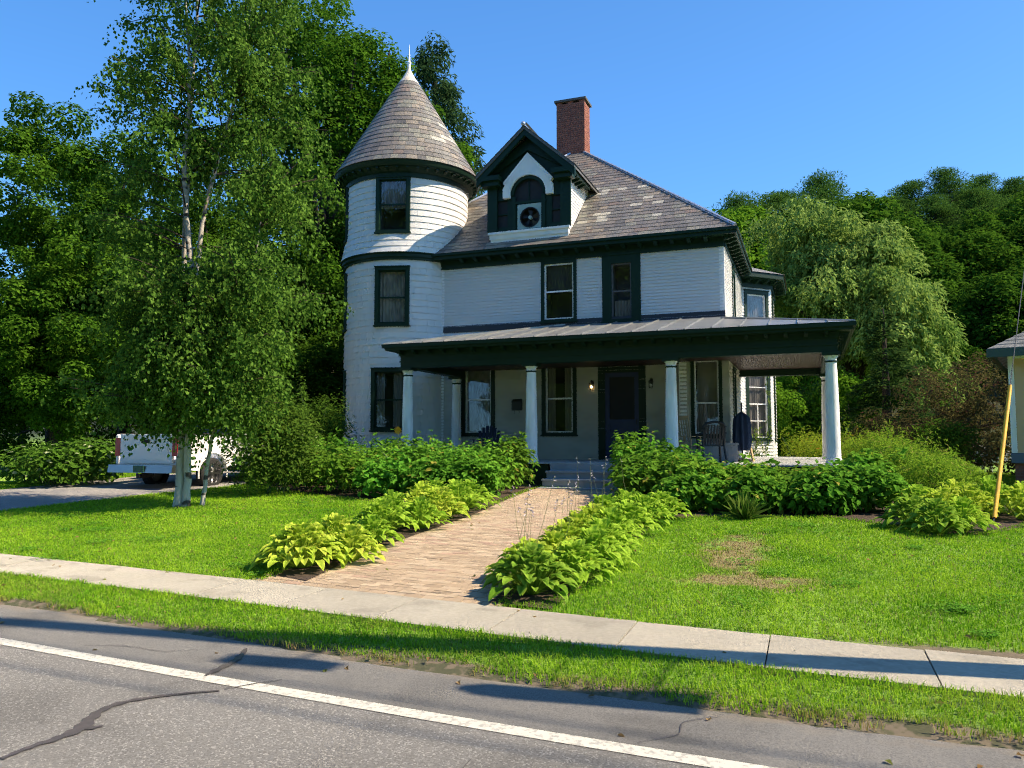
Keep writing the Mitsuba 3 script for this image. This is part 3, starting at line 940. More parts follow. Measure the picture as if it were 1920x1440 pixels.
def wall_lamp(x, z, lit, label):
    k = thing('wall_lamp', label, 'lamp', 'lamps beside the front door')
    m = MB().fbox(FRONT, x - .045, x + .045, .018, .035, z - .02, z + .16).tube([FRONT(x, .03, z + .10), FRONT(x, .08, z + .17), FRONT(x, .12, z + .12)], .010, 6)
    m.lathe([(.01, .12), (.02, .10), (.075, .065), (.075, .05), (.01, .05)], (x, YW - .12, z), 10)
    m.lathe([(.01, -.13), (.05, -.125), (.055, -.11), (.01, -.11)], (x, YW - .12, z), 10)
    for a in range(4):
        t = a * PI / 2 + .78
        m.tube([(x + .058 * math.cos(t), YW - .12 + .058 * math.sin(t), z - .12), (x + .068 * math.cos(t), YW - .12 + .068 * math.sin(t), z + .055)], .006, 5)
    add(f'{k}__lantern', m, 'dark_iron')
    g = MB().lathe([(.05, -.11), (.062, .05)], (x, YW - .12, z), 12)
    add(f'{k}__glass', g, 'glass')
    b = trimesh.creation.icosphere(2, .034)
    b.apply_translation([x, YW - .12, z - .03])
    if lit:
        add(f'{k}__bulb', b, 'white_trim', smooth=True, emitter={'type': 'area', 'radiance': rgb(7, 4.2, 1.4)})
    else:
        add(f'{k}__bulb', b, 'white_trim', smooth=True)


wall_lamp(-5.83, 3.19, True, 'lit lantern on the porch wall, left of the dark blue door')
wall_lamp(-4.12, 3.21, False, 'unlit lantern on the porch wall, right of the dark blue door')
k = thing('mailbox', 'small dark mailbox hung on the porch wall between the two ground floor windows', 'mailbox')
add(f'{k}__box', MB().fbox(FRONT, -8.28, -7.98, .02, .13, 2.52, 2.78).hexa([FRONT(-8.29, .14, 2.78), FRONT(-7.97, .14, 2.78), FRONT(-7.97, .02, 2.78), FRONT(-8.29, .02, 2.78), FRONT(-8.27, .09, 2.83), FRONT(-7.99, .09, 2.83), FRONT(-7.99, .02, 2.86), FRONT(-8.27, .02, 2.86)]), 'dark_iron')
add(f'{k}__paper_hook', MB().tube([FRONT(-8.2, .08, 2.52), FRONT(-8.2, .08, 2.45), FRONT(-8.2, .14, 2.43)], .008, 5).tube([FRONT(-8.06, .08, 2.52), FRONT(-8.06, .08, 2.45), FRONT(-8.06, .14, 2.43)], .008, 5), 'dark_iron')

pbr('pale_wood', proc(lambda p, n, uv: mix((.42, .31, .17), (.34, .23, .12), fbm(p.x * 30, p.y * 30, p.z * 4, 2))), .5)
pbr('dark_blue_paint', (.016, .020, .045), .5)
pbr('black_resin', (.012, .014, .016), .45)
pbr('blue_cloth', proc(lambda p, n, uv: mix((.020, .040, .085), (.012, .025, .055), fbm(p.x * 20, p.y * 20, p.z * 5, 2))), .85)
pbr('grey_box', (.28, .29, .30), .5)


def place(parts, x, y, z, rot):
    """Chair parts built about the origin (facing -y), turned by rot degrees and set down."""
    c, s = math.cos(RAD(rot)), math.sin(RAD(rot))
    M = np.array([[c, -s, 0], [s, c, 0], [0, 0, 1]])
    for n, m, mat in parts:
        q = m.mesh()
        q.vertices = q.vertices @ M.T + [x, y, z]
        add(n, q, mat)


k = thing('rocking_chair', 'pale wooden rocking chair with a tall slatted back on the porch, right of the door', 'chair')
P = []
P.append((f'{k}__seat', MB().box(-.25, .25, -.24, .22, .40, .43), 'pale_wood'))
for s in (-.23, .23):
    P.append((f'{k}__rocker', MB().tube([(s, -.45 + .09 * i, .018 + .0075 * (i - 5) ** 2 * .5) for i in range(11)], .018, 6), 'pale_wood'))
    P.append((f'{k}__back_post', MB().tube([(s, .23, .06), (s, .24, .43), (s * 1.05, .40, 1.16)], .02, 7), 'pale_wood'))
    P.append((f'{k}__leg', MB().tube([(s, -.22, .05), (s, -.22, .64)], .02, 7), 'pale_wood'))
    P.append((f'{k}__armrest', MB().box(s - .04, s + .04, -.27, .28, .63, .655), 'pale_wood'))
for i in range(6):
    x = -.17 + i * .068
    P.append((f'{k}__back_slat', MB().hexa([(x - .018, .245, .47), (x + .018, .245, .47), (x + .018, .26, .47), (x - .018, .26, .47), (x - .018, .385, 1.08), (x + .018, .385, 1.08), (x + .018, .40, 1.08), (x - .018, .40, 1.08)]), 'pale_wood'))
P.append((f'{k}__back_rail', MB().hexa([(-.25, .375, 1.06), (.25, .375, 1.06), (.25, .40, 1.06), (-.25, .40, 1.06), (-.24, .40, 1.17), (.24, .40, 1.17), (.24, .425, 1.17), (-.24, .425, 1.17)]), 'pale_wood'))
P.append((f'{k}__back_rail', MB().box(-.24, .24, .24, .27, .45, .50), 'pale_wood'))
P.append((f'{k}__stretcher', MB().tube([(-.23, -.22, .22), (.23, -.22, .22)], .012, 6).tube([(-.23, .23, .22), (.23, .23, .22)], .012, 6), 'pale_wood'))
place(P, -2.93, 20.45, FZ, 158)

k = thing('patio_chair', 'black slatted patio armchair on the porch in front of the bay window', 'chair')
P = []
P.append((f'{k}__seat', MB().box(-.26, .26, -.27, .22, .40, .435), 'black_resin'))
for i in range(7):
    x = -.21 + i * .07
    P.append((f'{k}__back_slat', MB().hexa([(x - .024, .22, .44), (x + .024, .22, .44), (x + .024, .24, .44), (x - .024, .24, .44), (x - .024, .36, .92), (x + .024, .36, .92), (x + .024, .38, .92), (x - .024, .38, .92)]), 'black_resin'))
P.append((f'{k}__top_rail', MB().tube([(-.27, .34, .86), (-.2, .37, .95), (0, .39, .99), (.2, .37, .95), (.27, .34, .86)], .032, 8), 'black_resin'))
for s in (-1, 1):
    P.append((f'{k}__armrest', MB().tube([(s * .28, .30, .72), (s * .30, 0, .68), (s * .30, -.28, .66)], .026, 8), 'black_resin'))
    P.append((f'{k}__leg', MB().tube([(s * .29, -.27, .67), (s * .27, -.26, .4), (s * .30, -.33, .0)], .026, 8), 'black_resin'))
    P.append((f'{k}__leg', MB().tube([(s * .25, .33, .9), (s * .25, .24, .42), (s * .28, .36, .0)], .026, 8), 'black_resin'))
place(P, -2.25, 19.6, FZ, 200)

k = thing('storage_chest', 'low pale grey storage chest on the porch behind the black armchair', 'chest')
add(f'{k}__body', MB().box(-2.95, -1.72, 20.62, 21.18, FZ + .001, FZ + .42), 'grey_box')
add(f'{k}__lid', MB().box(-2.98, -1.69, 20.59, 21.2, FZ + .425, FZ + .48), 'grey_box')
k = thing('folded_parasol', 'folded navy blue patio parasol standing upright at the corner of the entrance bay', 'umbrella')
m = MB()
n = 40
th = np.arange(n) / n * 2 * PI
rings = []
for z, r, a in ((.28, .13, .3), (.35, .17, .32), (.6, .19, .33), (.9, .18, .3), (1.1, .17, .25), (1.2, .11, .2), (1.27, .03, .1)):
    rr = r * (1 + a * np.sin(8 * th + z * 1.3))
    rings.append(np.stack([rr * np.cos(th), rr * np.sin(th), th * 0 + z], 1))
v = np.vstack(rings)
i, j = np.meshgrid(np.arange(len(rings) - 1), np.arange(n), indexing='ij')
m.raw(v + [-1.62, 20.85, FZ], np.stack([i * n + j, i * n + (j + 1) % n, (i + 1) * n + (j + 1) % n, (i + 1) * n + j], -1).reshape(-1, 4))
add(f'{k}__canopy', m, 'blue_cloth', smooth=50)
add(f'{k}__pole', MB().tube([(-1.62, 20.85, FZ), (-1.62, 20.85, FZ + 1.5)], .02, 8), 'dark_iron', smooth=40)
add(f'{k}__foot', MB().lathe([(.24, 0), (.24, .05), (.05, .09), (.03, .09)], (-1.62, 20.85, FZ), 20), 'dark_iron', smooth=30)
k = add('leaning_board', MB().hexa([(-1.40, 21.0, FZ), (-1.36, 21.0, FZ), (-1.36, 21.5, FZ), (-1.40, 21.5, FZ), (-1.52, 21.0, FZ + .62), (-1.48, 21.0, FZ + .62), (-1.48, 21.5, FZ + .62), (-1.52, 21.5, FZ + .62)]), 'pale_wood')
tag(k, 'pale plywood board leaning by the folded parasol on the porch', 'board')
k = thing('adirondack_chair', 'dark blue wooden garden chair with a fan back on the porch below the left window', 'chair')
P = []
P.append((f'{k}__seat', MB().hexa([(-.27, -.35, .36), (.27, -.35, .36), (.27, .2, .22), (-.27, .2, .22), (-.27, -.35, .39), (.27, -.35, .39), (.27, .2, .25), (-.27, .2, .25)]), 'dark_blue_paint'))
for i in range(6):
    x, t = -.225 + i * .09, .98 - .035 * abs(i - 2.5) ** 1.6
    P.append((f'{k}__back_slat', MB().hexa([(x - .04, .17, .22), (x + .04, .17, .22), (x + .04, .19, .22), (x - .04, .19, .22), (x * 1.25 - .046, .46, t), (x * 1.25 + .046, .46, t), (x * 1.25 + .046, .48, t), (x * 1.25 - .046, .48, t)]), 'dark_blue_paint'))
for s in (-1, 1):
    P.append((f'{k}__armrest', MB().box(s * .34 - .07, s * .34 + .07, -.42, .34, .55, .575), 'dark_blue_paint'))
    P.append((f'{k}__leg', MB().box(s * .31 - .015, s * .31 + .015, -.36, -.26, 0, .55), 'dark_blue_paint'))
    P.append((f'{k}__leg', MB().hexa([(s * .29 - .015, .3, 0), (s * .29 + .015, .3, 0), (s * .29 + .015, .4, 0), (s * .29 - .015, .4, 0), (s * .29 - .015, -.3, .36), (s * .29 + .015, -.3, .36), (s * .29 + .015, -.2, .36), (s * .29 - .015, -.2, .36)]), 'dark_blue_paint'))
place(P, -8.6, 20.6, FZ, 12)

# ================================================================== ground, road, pavement, path, lawn
def q_(x, y):
    return y + .07 * x


PATH = Polygon([(-5.35, 6.60), (-2.62, 6.46), (-2.72, 9.0), (-2.95, 12), (-3.5, 17.25), (-5.95, 17.25), (-5.65, 14.5), (-5.40, 10.0)])
DRIVE = Polygon([(-13.5, 7.3), (-13.5, 10), (-13.2, 13), (-12.9, 15), (-12.9, 25), (-17.6, 25), (-17.4, 13), (-17.2, 7.5)])
VERGE_X = [-30, -7.2, -4.93, -3.29, -1.74, -.7, .3, 1.02, 3, 9]
VERGE_Y = [6.3, 5.33, 5.19, 5.05, 4.98, 4.92, 4.88, 4.90, 4.80, 4.4]
SWF = lambda x: 5.55 - .067 * x - .004 * np.maximum(0, -x - 5)
SWB = lambda x: 6.40 - .062 * x - .004 * np.maximum(0, -x - 5)
xs = np.unique(np.round(np.concatenate([np.linspace(-260, -24, 60), np.arange(-24, 8, .2), np.linspace(8, 260, 70)]), 3))
ys = np.unique(np.round(np.concatenate([np.linspace(-160, 2.6, 34), np.arange(2.6, 20, .2), np.arange(20, 60, 1.0), np.linspace(60, 420, 50)]), 3))
XX, YY = np.meshgrid(xs, ys, indexing='ij')
ZZ = gz(XX, YY)
import shapely
pts = shapely.points(XX.ravel(), YY.ravel())
low = shapely.contains(PATH.buffer(.05), pts) | shapely.contains(DRIVE.buffer(.1), pts)
low = low.reshape(XX.shape) | (YY < np.interp(XX, VERGE_X, VERGE_Y) - .05) | ((YY > SWF(XX) + .02) & (YY < SWB(XX) - .02))
ZZ = ZZ - .045 * low + np.where(low, 0, .012 * (fbm_np(np.stack([XX * .8, YY * .8, XX * 0], -1)) - .5) * (YY < 40))
i, j = np.meshgrid(np.arange(len(xs) - 1), np.arange(len(ys) - 1), indexing='ij')
n = len(ys)
gm = trimesh.Trimesh(np.stack([XX, YY, ZZ], -1).reshape(-1, 3), np.stack([i * n + j, (i + 1) * n + j, (i + 1) * n + j + 1, i * n + j + 1], -1).reshape(-1, 4), process=False)


def worn_f(p):
    """The dry patches in the right lawn."""
    k = fbm(p.x * 3.1, p.y * 3.1, 0, 3) - .5
    a = dr.sqrt(dr.square((p.x + .93) / .34) + dr.square((p.y - 9.9) / 1.35)) + k * 2.2
    b = dr.sqrt(dr.square((p.x + .62) / .62) + dr.square((p.y - 8.30) / .34)) + k * 2.2
    return dr.maximum(1 - smoothstep(.6, 1.15, a), 1 - smoothstep(.6, 1.15, b))


def ground_tex(p, n, uv):
    k = fbm(p.x * 1.1, p.y * 1.1, 0, 3)
    f = fbm(p.x * 16, p.y * 16, 0, 3)
    c = mix((.095, .195, .016), (.160, .270, .026), k)
    c = mix(c, (.030, .055, .010), smoothstep(.45, .75, f) * .7)
    c = mix(c, (.17, .120, .060), worn_f(p) * .8)
    q = p.y + .06 * p.x
    c = mix(c, mix((.13, .105, .072), (.060, .062, .030), smoothstep(.4, .62, f)), (1 - smoothstep(5.0, 5.10, q + .25 * (k - .5))) * smoothstep(3.0, 4.0, q))
    c = mix(c, mix((.16, .125, .085), (.09, .075, .045), f), (1 - smoothstep(.12, .30, p.y - (6.40 - .062 * p.x) + .2 * (k - .5))) * smoothstep(-.1, .9, p.x) * smoothstep(5.5, 6., p.y))
    return mix(c, (.018, .026, .010), smoothstep(44., 60., p.y + .3 * p.x))


pbr('lawn_ground', proc(ground_tex), .9)
tag(add('ground', gm, 'lawn_ground', smooth=True), 'mown lawn ground between the road and the house', kind='structure')


def sheet(poly, step, dz, F=None):
    """A polygon laid on the ground as a gridded sheet."""
    x0, y0, x1, y1 = poly.bounds
    cells = []
    for x in np.arange(x0, x1, step):
        for y in np.arange(y0, y1, step):
            g = poly.intersection(sbox(x, y, min(x + step, x1), min(y + step, y1)))
            for h in getattr(g, 'geoms', [g]):
                if h.area > 1e-6 and h.geom_type == 'Polygon':
                    cells.append(h)
    vs, fs, n = [], [], 0
    for h in cells:
        v, f = trimesh.creation.triangulate_polygon(h, engine='earcut')
        vs.append(np.column_stack([v, gz(v[:, 0], v[:, 1]) + dz]))
        fs.append(f + n)
        n += len(v)
    return trimesh.Trimesh(np.vstack(vs), np.vstack(fs), process=False)


# road: one long strip up to the verge
vx = np.concatenate([np.linspace(-200, -31, 16), np.arange(-30, 10, .12), np.linspace(10.5, 200, 16)])
wob = .045 * (fbm_np(np.stack([vx * 1.4, vx * 0, vx * 0], -1)) - .5) * 2 + .035 * (fbm_np(np.stack([vx * 7, vx * 0, vx * 0 + 5], -1)) - .5) * 2
edge = np.interp(vx, VERGE_X, VERGE_Y, left=None) + wob
edge = np.where(vx < -30, 6.3 - .045 * (vx + 30), np.where(vx > 9, 4.4 - .05 * (vx - 9), edge))
rows = [edge, edge - .25, edge - .9, 3.0 - .05 * vx, 0 - .05 * vx, -4.0 - .05 * vx]
v = np.vstack([np.column_stack([vx, r, gz(vx, np.minimum(r, 4.5 - .07 * vx)) + .004 - .012 * (k == 0)]) for k, r in enumerate(rows)])
n = len(vx)
i, j = np.meshgrid(np.arange(len(rows) - 1), np.arange(n - 1), indexing='ij')
road = trimesh.Trimesh(v, np.stack([i * n + j, (i + 1) * n + j, (i + 1) * n + j + 1, i * n + j + 1], -1).reshape(-1, 4), process=False)


def line_y(x):
    return 4.085 - .034 * (x + .3) + .0025 * dr.square(x + .3) if isinstance(x, mi.Float) else 4.085 - .034 * (x + .3) + .0025 * (x + .3) ** 2


def road_tex(p, n, uv):
    lane = 1 - smoothstep(-.06, .06, p.y - line_y(p.x))
    big = fbm(p.x * .7, p.y * 1.6, 0, 3)
    _, _, r1 = voronoi(p.x * 105, p.y * 105)
    _, _, r2 = voronoi(p.x * 120, p.y * 120)
    shoulder = mix((.118, .116, .110), (.156, .153, .145), big) * (.80 + .4 * r2)
    coarse = mix((.140, .137, .130), (.182, .178, .168), big) * (.72 + .40 * r1 + .45 * smoothstep(.86, .95, r1))
    c = mix(shoulder, coarse, lane)
    wear = smoothstep(.48, .75, fbm(p.x * 2.2, p.y * .9, 3, 3))
    c = c * (1 - .16 * wear) * (1 - .22 * smoothstep(.62, .82, fbm(p.x * 1.1 + 3, p.y * 2.3, 8, 4)))
    return mix(c, (.17, .145, .11), smoothstep(-.30, -.02, p.y - (4.93 - .06 * p.x)) * smoothstep(.35, .7, fbm(p.x * 5, p.y * 9, 0, 3)) * .7)


bump('asphalt', {'type': 'principled', 'base_color': proc(road_tex), 'roughness': .85, 'specular': .3}, proc(lambda p, n, uv: noise(p.x * 130, p.y * 130, 0) * .5 + .5 * noise(p.x * 60, p.y * 60, 0), eps=2e-3), .004)
RD = tag(add('road', road, 'asphalt', smooth=True), 'grey asphalt road with a white edge line', kind='structure')
lx = np.arange(-40, 14, .2)
ly = np.where(lx < -6, line_y(-6.) - .10 * (lx + 6), line_y(lx))
m = MB()
a, b = np.column_stack([lx, ly - .062, gz(lx, ly) + .008]), np.column_stack([lx, ly + .062, gz(lx, ly) + .008])
k = np.arange(len(lx) - 1)
m.raw(np.vstack([a, b]), np.stack([k, k + 1, k + 1 + len(lx), k + len(lx)], 1))
pbr('road_paint', proc(lambda p, n, uv: mix((.50, .485, .42), (.28, .275, .245), smoothstep(.48, .75, fbm(p.x * 45, p.y * 45, 0, 4)) * .8)), .6)
add(f'{RD}__edge_line', m, 'road_paint')
pbr('tar', proc(lambda p, n, uv: mix((.085, .075, .072), (.060, .055, .054), fbm(p.x * 30, p.y * 30, 0, 2))), .45)


def ribbon(pts, w, dz):
    pts, w = np.asarray(pts, float), np.asarray(w, float)
    s = np.linspace(0, len(pts) - 1, len(pts) * 8)
    k = np.arange(len(pts))
    x, y, ww = np.interp(s, k, pts[:, 0]), np.interp(s, k, pts[:, 1]), np.interp(s, k, w)
    kk = np.array([1, 2, 3, 2, 1]) / 9
    x, y = (np.convolve(np.pad(q, 2, mode='edge'), kk, 'valid') for q in (x, y))
    t = np.gradient(np.column_stack([x, y]), axis=0)
    t /= np.linalg.norm(t, axis=1, keepdims=True)
    nr = np.column_stack([-t[:, 1], t[:, 0]])
    e1 = ww * (.5 + .12 * np.sin(s * 9)) 
    e2 = ww * (.5 + .12 * np.sin(s * 7 + 2))
    L, R = np.column_stack([x, y]) + nr * e1[:, None], np.column_stack([x, y]) - nr * e2[:, None]
    v = np.vstack([np.column_stack([q, gz(q[:, 0], q[:, 1]) + dz]) for q in (L, R)])
    i = np.arange(len(s) - 1)
    return MB().raw(v, np.stack([i, i + 1, i + 1 + len(s), i + len(s)], 1))


SEALS = [([(-3.757, 2.816), (-3.765, 2.905), (-3.761, 2.994), (-3.736, 3.121), (-3.744, 3.257), (-3.819, 3.382), (-3.88, 3.496), (-3.892, 3.619), (-3.838, 3.745), (-3.699, 3.9), (-3.494, 4.064)],
          [.03, .035, .04, .06, .085, .07, .055, .05, .045, .035, .02]),
         ([(-3.744, 3.257), (-3.692, 3.296), (-3.67, 3.339)], [.06, .04, .015]),
         ([(-3.80, 4.25), (-3.823, 4.389), (-3.846, 4.558), (-3.901, 4.724), (-4.012, 4.927)], [.015, .06, .05, .05, .02]),
         ([(-2.2, 2.75), (-2.05, 3.0), (-1.75, 3.15), (-1.6, 3.4), (-1.62, 3.7)], [.004, .007, .008, .006, .003]),
         ([(-1.2, 3.3), (-.9, 3.42), (-.62, 3.4), (-.35, 3.55)], [.003, .006, .006, .003]),
         ([(-5.2, 4.5), (-4.9, 4.62), (-4.5, 4.6), (-4.3, 4.75)], [.004, .007, .006, .003]),
         ([(-.9, 4.2), (-.7, 4.4), (-.72, 4.6), (-.5, 4.82)], [.003, .006, .007, .004]),
         ([(-3.50, 4.09), (-3.438, 4.18), (-3.392, 4.258), (-3.278, 4.392)], [.008, .012, .012, .006])]
for pts_, w_ in SEALS:
    add(f'{RD}__crack_seal', ribbon(pts_, w_, .0105), 'tar')

# pavement: concrete slabs with open joints
rng = np.random.default_rng(4)


def slab_tex(p, n, uv):
    b = fbm(p.x * 1.3, p.y * 1.3, 0, 4)
    s = fbm(p.x * 40, p.y * 40, 0, 2)
    c = mix((.275, .255, .205), (.36, .335, .275), b) * (.88 + .24 * s)
    c = c * (1 - .20 * smoothstep(.55, .8, fbm(p.x * 3, p.y * 5, 7, 4)))
    return c * (.86 + .2 * cell_rand((p.x + 40.88) / 1.04, 0, 3))


bump('concrete', {'type': 'principled', 'base_color': proc(slab_tex), 'roughness': .85, 'specular': .3}, proc(lambda p, n, uv: fbm(p.x * 90, p.y * 90, 0, 2), eps=3e-3), .002)
SW = tag(uniq('sidewalk'), 'pale concrete pavement of square slabs between verge and lawn', kind='structure')
x = -40.88
while x < 14:
    w = 1.04
    g = .004 + rng.uniform(0, .003)
    xa, xb = x + g, x + w - g
    h = .006 + rng.uniform(-.003, .006)
    sk = 0.0
    q = [(xa + sk, SWF(xa)), (xb + sk, SWF(xb)), (xb - sk, SWB(xb)), (xa - sk, SWB(xa))]
    tilt = rng.uniform(-.003, .003, 4)
    m = MB().hexa([(a, b, float(gz(a, b)) - .12) for a, b in q] + [(a, b, float(gz(a, b)) + h + t) for (a, b), t in zip(q, tilt)])
    add(f'{SW}__slab', m, 'concrete')
    x += w
base = Polygon([(-40, SWF(-40)), (14, SWF(14)), (14, SWB(14)), (-40, SWB(-40))])
add(f'{SW}__bed', sheet(base, 2.0, -.035), 'earth')

# brick path
BRK = {'brick_buff': (.305, .232, .156), 'brick_sand': (.35, .275, .19), 'brick_ochre': (.265, .20, .132), 'brick_rose': (.29, .20, .142)}
for k_, c_ in BRK.items():
    lo, hi = [float(x) * .84 for x in c_], [float(x) * 1.14 for x in c_]
    pbr(k_, proc(lambda p, n, uv, lo=lo, hi=hi: mix(lo, hi, .5 * fbm(p.x * 11, p.y * 11, 0, 3) + .5 * cell_rand(p.x * 5, p.y * 10, 1))), .8)
PT = tag(uniq('path'), 'buff brick path leading from the pavement to the porch steps', kind='structure')
pbr('joint_sand', (.17, .13, .09), .9)
add(f'{PT}__sand_bed', sheet(PATH, .8, -.006), 'joint_sand')
bricks = []
y, row = 6.45, 0
while y < 17.25:
    tall = .20 if row == 0 else .102
    wd = .102 if row == 0 else .205
    x = -6.0 + (row % 2) * .1 + rng.uniform(0, .02)
    while x < -2.4:
        xc, yc = x + wd / 2, y + tall / 2 - .062 * (x + 4)
        if PATH.buffer(.03).contains(Point(xc, yc)) and yc > SWB(xc) + tall / 2 - .0:
            bricks.append((xc, yc, wd, tall))
        x += wd
    y += tall
    row += 1
bricks.sort(key=lambda b: b[0] ** 2 + b[1] ** 2)
rest = {}
for k_, (xc, yc, wd, tall) in enumerate(bricks):
    mat = str(rng.choice(list(BRK), p=[.42, .28, .17, .13]))
    h = .005 + rng.uniform(0, .003)
    a, b = wd / 2 - .005, tall / 2 - .0035
    dz = rng.uniform(-.0012, .0012, 4)
    m = MB().hexa([(xc + sx * a, yc + sy * b - .062 * sx * a, float(gz(xc, yc)) - .04) for sx, sy in ((-1, -1), (1, -1), (1, 1), (-1, 1))] +
                  [(xc + sx * a, yc + sy * b - .062 * sx * a, float(gz(xc + sx * a, yc + sy * b)) + h + d) for (sx, sy), d in zip(((-1, -1), (1, -1), (1, 1), (-1, 1)), dz)])
    if k_ < 300:
        add(f'{PT}__brick', m, mat)
    else:
        rest.setdefault(mat, []).append(m)
for mat, ms in rest.items():
    m = MB()
    for q in ms:
        m.raw(q.v[0], q.f[0])
    tag(add(f'{PT}__bricks', m, mat), kind='stuff')
# driveway
pbr('drive_asphalt', proc(lambda p, n, uv: mix((.13, .125, .12), (.20, .19, .18), fbm(p.x * 1.2, p.y * 1.2, 0, 4)) * (.8 + .4 * noise(p.x * 90, p.y * 90, 0))), .85)
tag(add('driveway', sheet(DRIVE, 1.0, .004), 'drive_asphalt'), 'grey asphalt driveway left of the lawn', kind='structure')
# planting beds
BEDS = [Polygon([(-5.45, 7.0), (-4.85, 6.85), (-5.15, 8.5), (-5.35, 12.3), (-5.75, 15.4), (-5.95, 18.0), (-10.3, 18.0), (-14.0, 21), (-13.4, 16.2), (-10.3, 14.2), (-7.7, 13.3), (-6.2, 12.6), (-5.9, 9.5)]),
        Polygon([(-2.75, 6.65), (-2.15, 6.6), (-2.1, 8.5), (-2.3, 12.6), (-1.6, 13.2), (.2, 13.7), (1.2, 12.9), (1.5, 12.0), (2.2, 12.3), (2.9, 13.3), (3.6, 15.2), (2.6, 21.0), (.9, 26), (.9, 18.1), (-3.5, 18.1), (-3.3, 13.0), (-2.9, 9.0)])]
for b in BEDS:
    tag(add('garden_bed', sheet(b, .5, .012), 'earth'), 'dark soil of a planting bed', kind='structure')

# ---- grass blades
leafmat('grass_blade', .7, .45)
rng = np.random.default_rng(77)
NOGRASS = shapely.unary_union([PATH.buffer(-.04), DRIVE.buffer(-.05)] + [b.buffer(-.12) for b in BEDS])


def worn_np(x, y):
    k = fbm_np(np.stack([x * 3.1, y * 3.1, x * 0], -1)) - .5
    a = np.hypot((x + .93) / .34, (y - 9.9) / 1.35) + k * 2.2
    b = np.hypot((x + .62) / .62, (y - 8.30) / .34) + k * 2.2
    return np.maximum(1 - sm_np(.6, 1.2, a), 1 - sm_np(.6, 1.2, b))


def grass(x, y, hgt, wid, seed, dry=None):
    r = np.random.default_rng(seed)
    n = len(x)
    z = gz(x, y) - .004
    th = r.uniform(0, 2 * PI, n)
    lean = r.uniform(.1, .9, n)
    la = r.uniform(0, 2 * PI, n)
    h = hgt * r.uniform(.5, 1.3, n)
    w = wid * r.uniform(.7, 1.3, n)
    big = fbm_np(np.stack([x * .9, y * .9, x * 0], -1))
    big2 = fbm_np(np.stack([x * 3.3, y * 3.3, x * 0 + 11], -1))
    hue = np.clip(r.normal(.5, .27, n) + (big - .5) * 1.5 + (big2 - .5) * .8, 0, 1)
    h = h * (.75 + .55 * big2)
    base = np.stack([x, y, z], 1)
    side = np.stack([np.cos(th), np.sin(th), 0 * th], 1) * w[:, None]
    ld = np.stack([np.cos(la), np.sin(la), 0 * la], 1) * (lean * h)[:, None]
    up = np.array([0, 0, 1.0])
    mid = base + up * (h * .6)[:, None] + ld * .35
    tip = base + up * (h * (1.05 - .35 * lean))[:, None] + ld
    v = np.stack([base - side, base + side, mid + side * .7, mid - side * .7, tip], 1).reshape(-1, 3)
    q = np.arange(n)[:, None] * 5
    f = np.concatenate([q + [0, 1, 2], q + [0, 2, 3], q + [3, 2, 4]])
    c = np.array([.130, .315, .015]) * (1 - hue[:, None]) + np.array([.335, .530, .035]) * hue[:, None]
    c = np.where(r.random(n)[:, None] < .05, np.array([.26, .24, .10]), c)
    if dry is not None:
        d = np.clip(dry * 1.15 * r.uniform(.0, 1.5, n), 0, 1)[:, None]
        c = c * (1 - d) + np.array([.34, .235, .115]) * d
    return v, f, np.repeat(c, 5, 0)


def scatter(x0, x1, y0, y1, per, seed):
    r = np.random.default_rng(seed)
    n = int((x1 - x0) * (y1 - y0) * per)
    return r.uniform(x0, x1, n), r.uniform(y0, y1, n)


def inview(x, y, pad=.6):
    d = -x * math.sin(YAW) + y * math.cos(YAW)
    s = x * math.cos(YAW) + y * math.sin(YAW)
    return np.abs(s) < d * .655 + pad


G_V, G_F, G_C, g_n = [], [], [], 0


def addgrass(t):
    global g_n
    v, f, c = t
    G_V.append(v)
    G_F.append(f + g_n)
    G_C.append(c)
    g_n += len(v)


# verge
x, y = scatter(-14, 4, 4.5, 6.9, 5200, 1)
e = np.interp(x, VERGE_X, VERGE_Y)
ragged = .10 * (fbm_np(np.stack([x * 2.5, y * 0, x * 0], -1)) - .5) + .07 * (fbm_np(np.stack([x * 11, y * 0, x * 0 + 3], -1)) - .5)
bare = fbm_np(np.stack([x * 1.6, y * 3, x * 0 + 9], -1))
k = (y > e + ragged - .02) & (y < SWF(x) + .05 * (fbm_np(np.stack([x * 9, y * 0, x * 0 + 7], -1)) - .3)) & inview(x, y)
k &= ~((y < e + .10) & (bare > .60)) & (rng.random(len(x)) < np.clip((y - e - ragged) / .10 + .35, 0, 1))
x, y = x[k], y[k]
addgrass(grass(x, y, .046, .0034, 2, dry=np.clip((e[k] + .14 - y) / .2, 0, .8) * (bare[k] > .45) + .15 * (bare[k] > .6)))
# lawn, thinner and coarser with distance
for (y0, y1, per, h, w) in ((6.0, 9.5, 3400, .042, .0040), (9.5, 13, 2100, .045, .0056), (13, 17.5, 1100, .05, .0075), (17.5, 30, 330, .055, .011)):
    x, y = scatter(-19, 9, y0, y1, per, int(y0 * 7))
    lip = .09 * (fbm_np(np.stack([x * 4, x * 0, x * 0 + 2], -1)) - .45) + .05 * (fbm_np(np.stack([x * 15, x * 0, x * 0 + 2], -1)) - .5)
    bareR = np.clip((x - .1) / .9, 0, 1) * .16 * (.4 + 1.2 * fbm_np(np.stack([x * 3, x * 0, x * 0 + 4], -1)))
    k = (y > SWB(x) + lip + bareR) & inview(x, y)
    x, y = x[k], y[k]
    k = ~shapely.contains(NOGRASS, shapely.points(x, y))
    k &= ~((x > -13.6) & (x < 1) & (y > 18.0) & (y < 34))
    x, y = x[k], y[k]
    wn = worn_np(x, y)
    k = rng.random(len(x)) > wn * .35
    addgrass(grass(x[k], y[k], h * (1 - .45 * wn[k]), w, int(y0 * 3), dry=wn[k]))
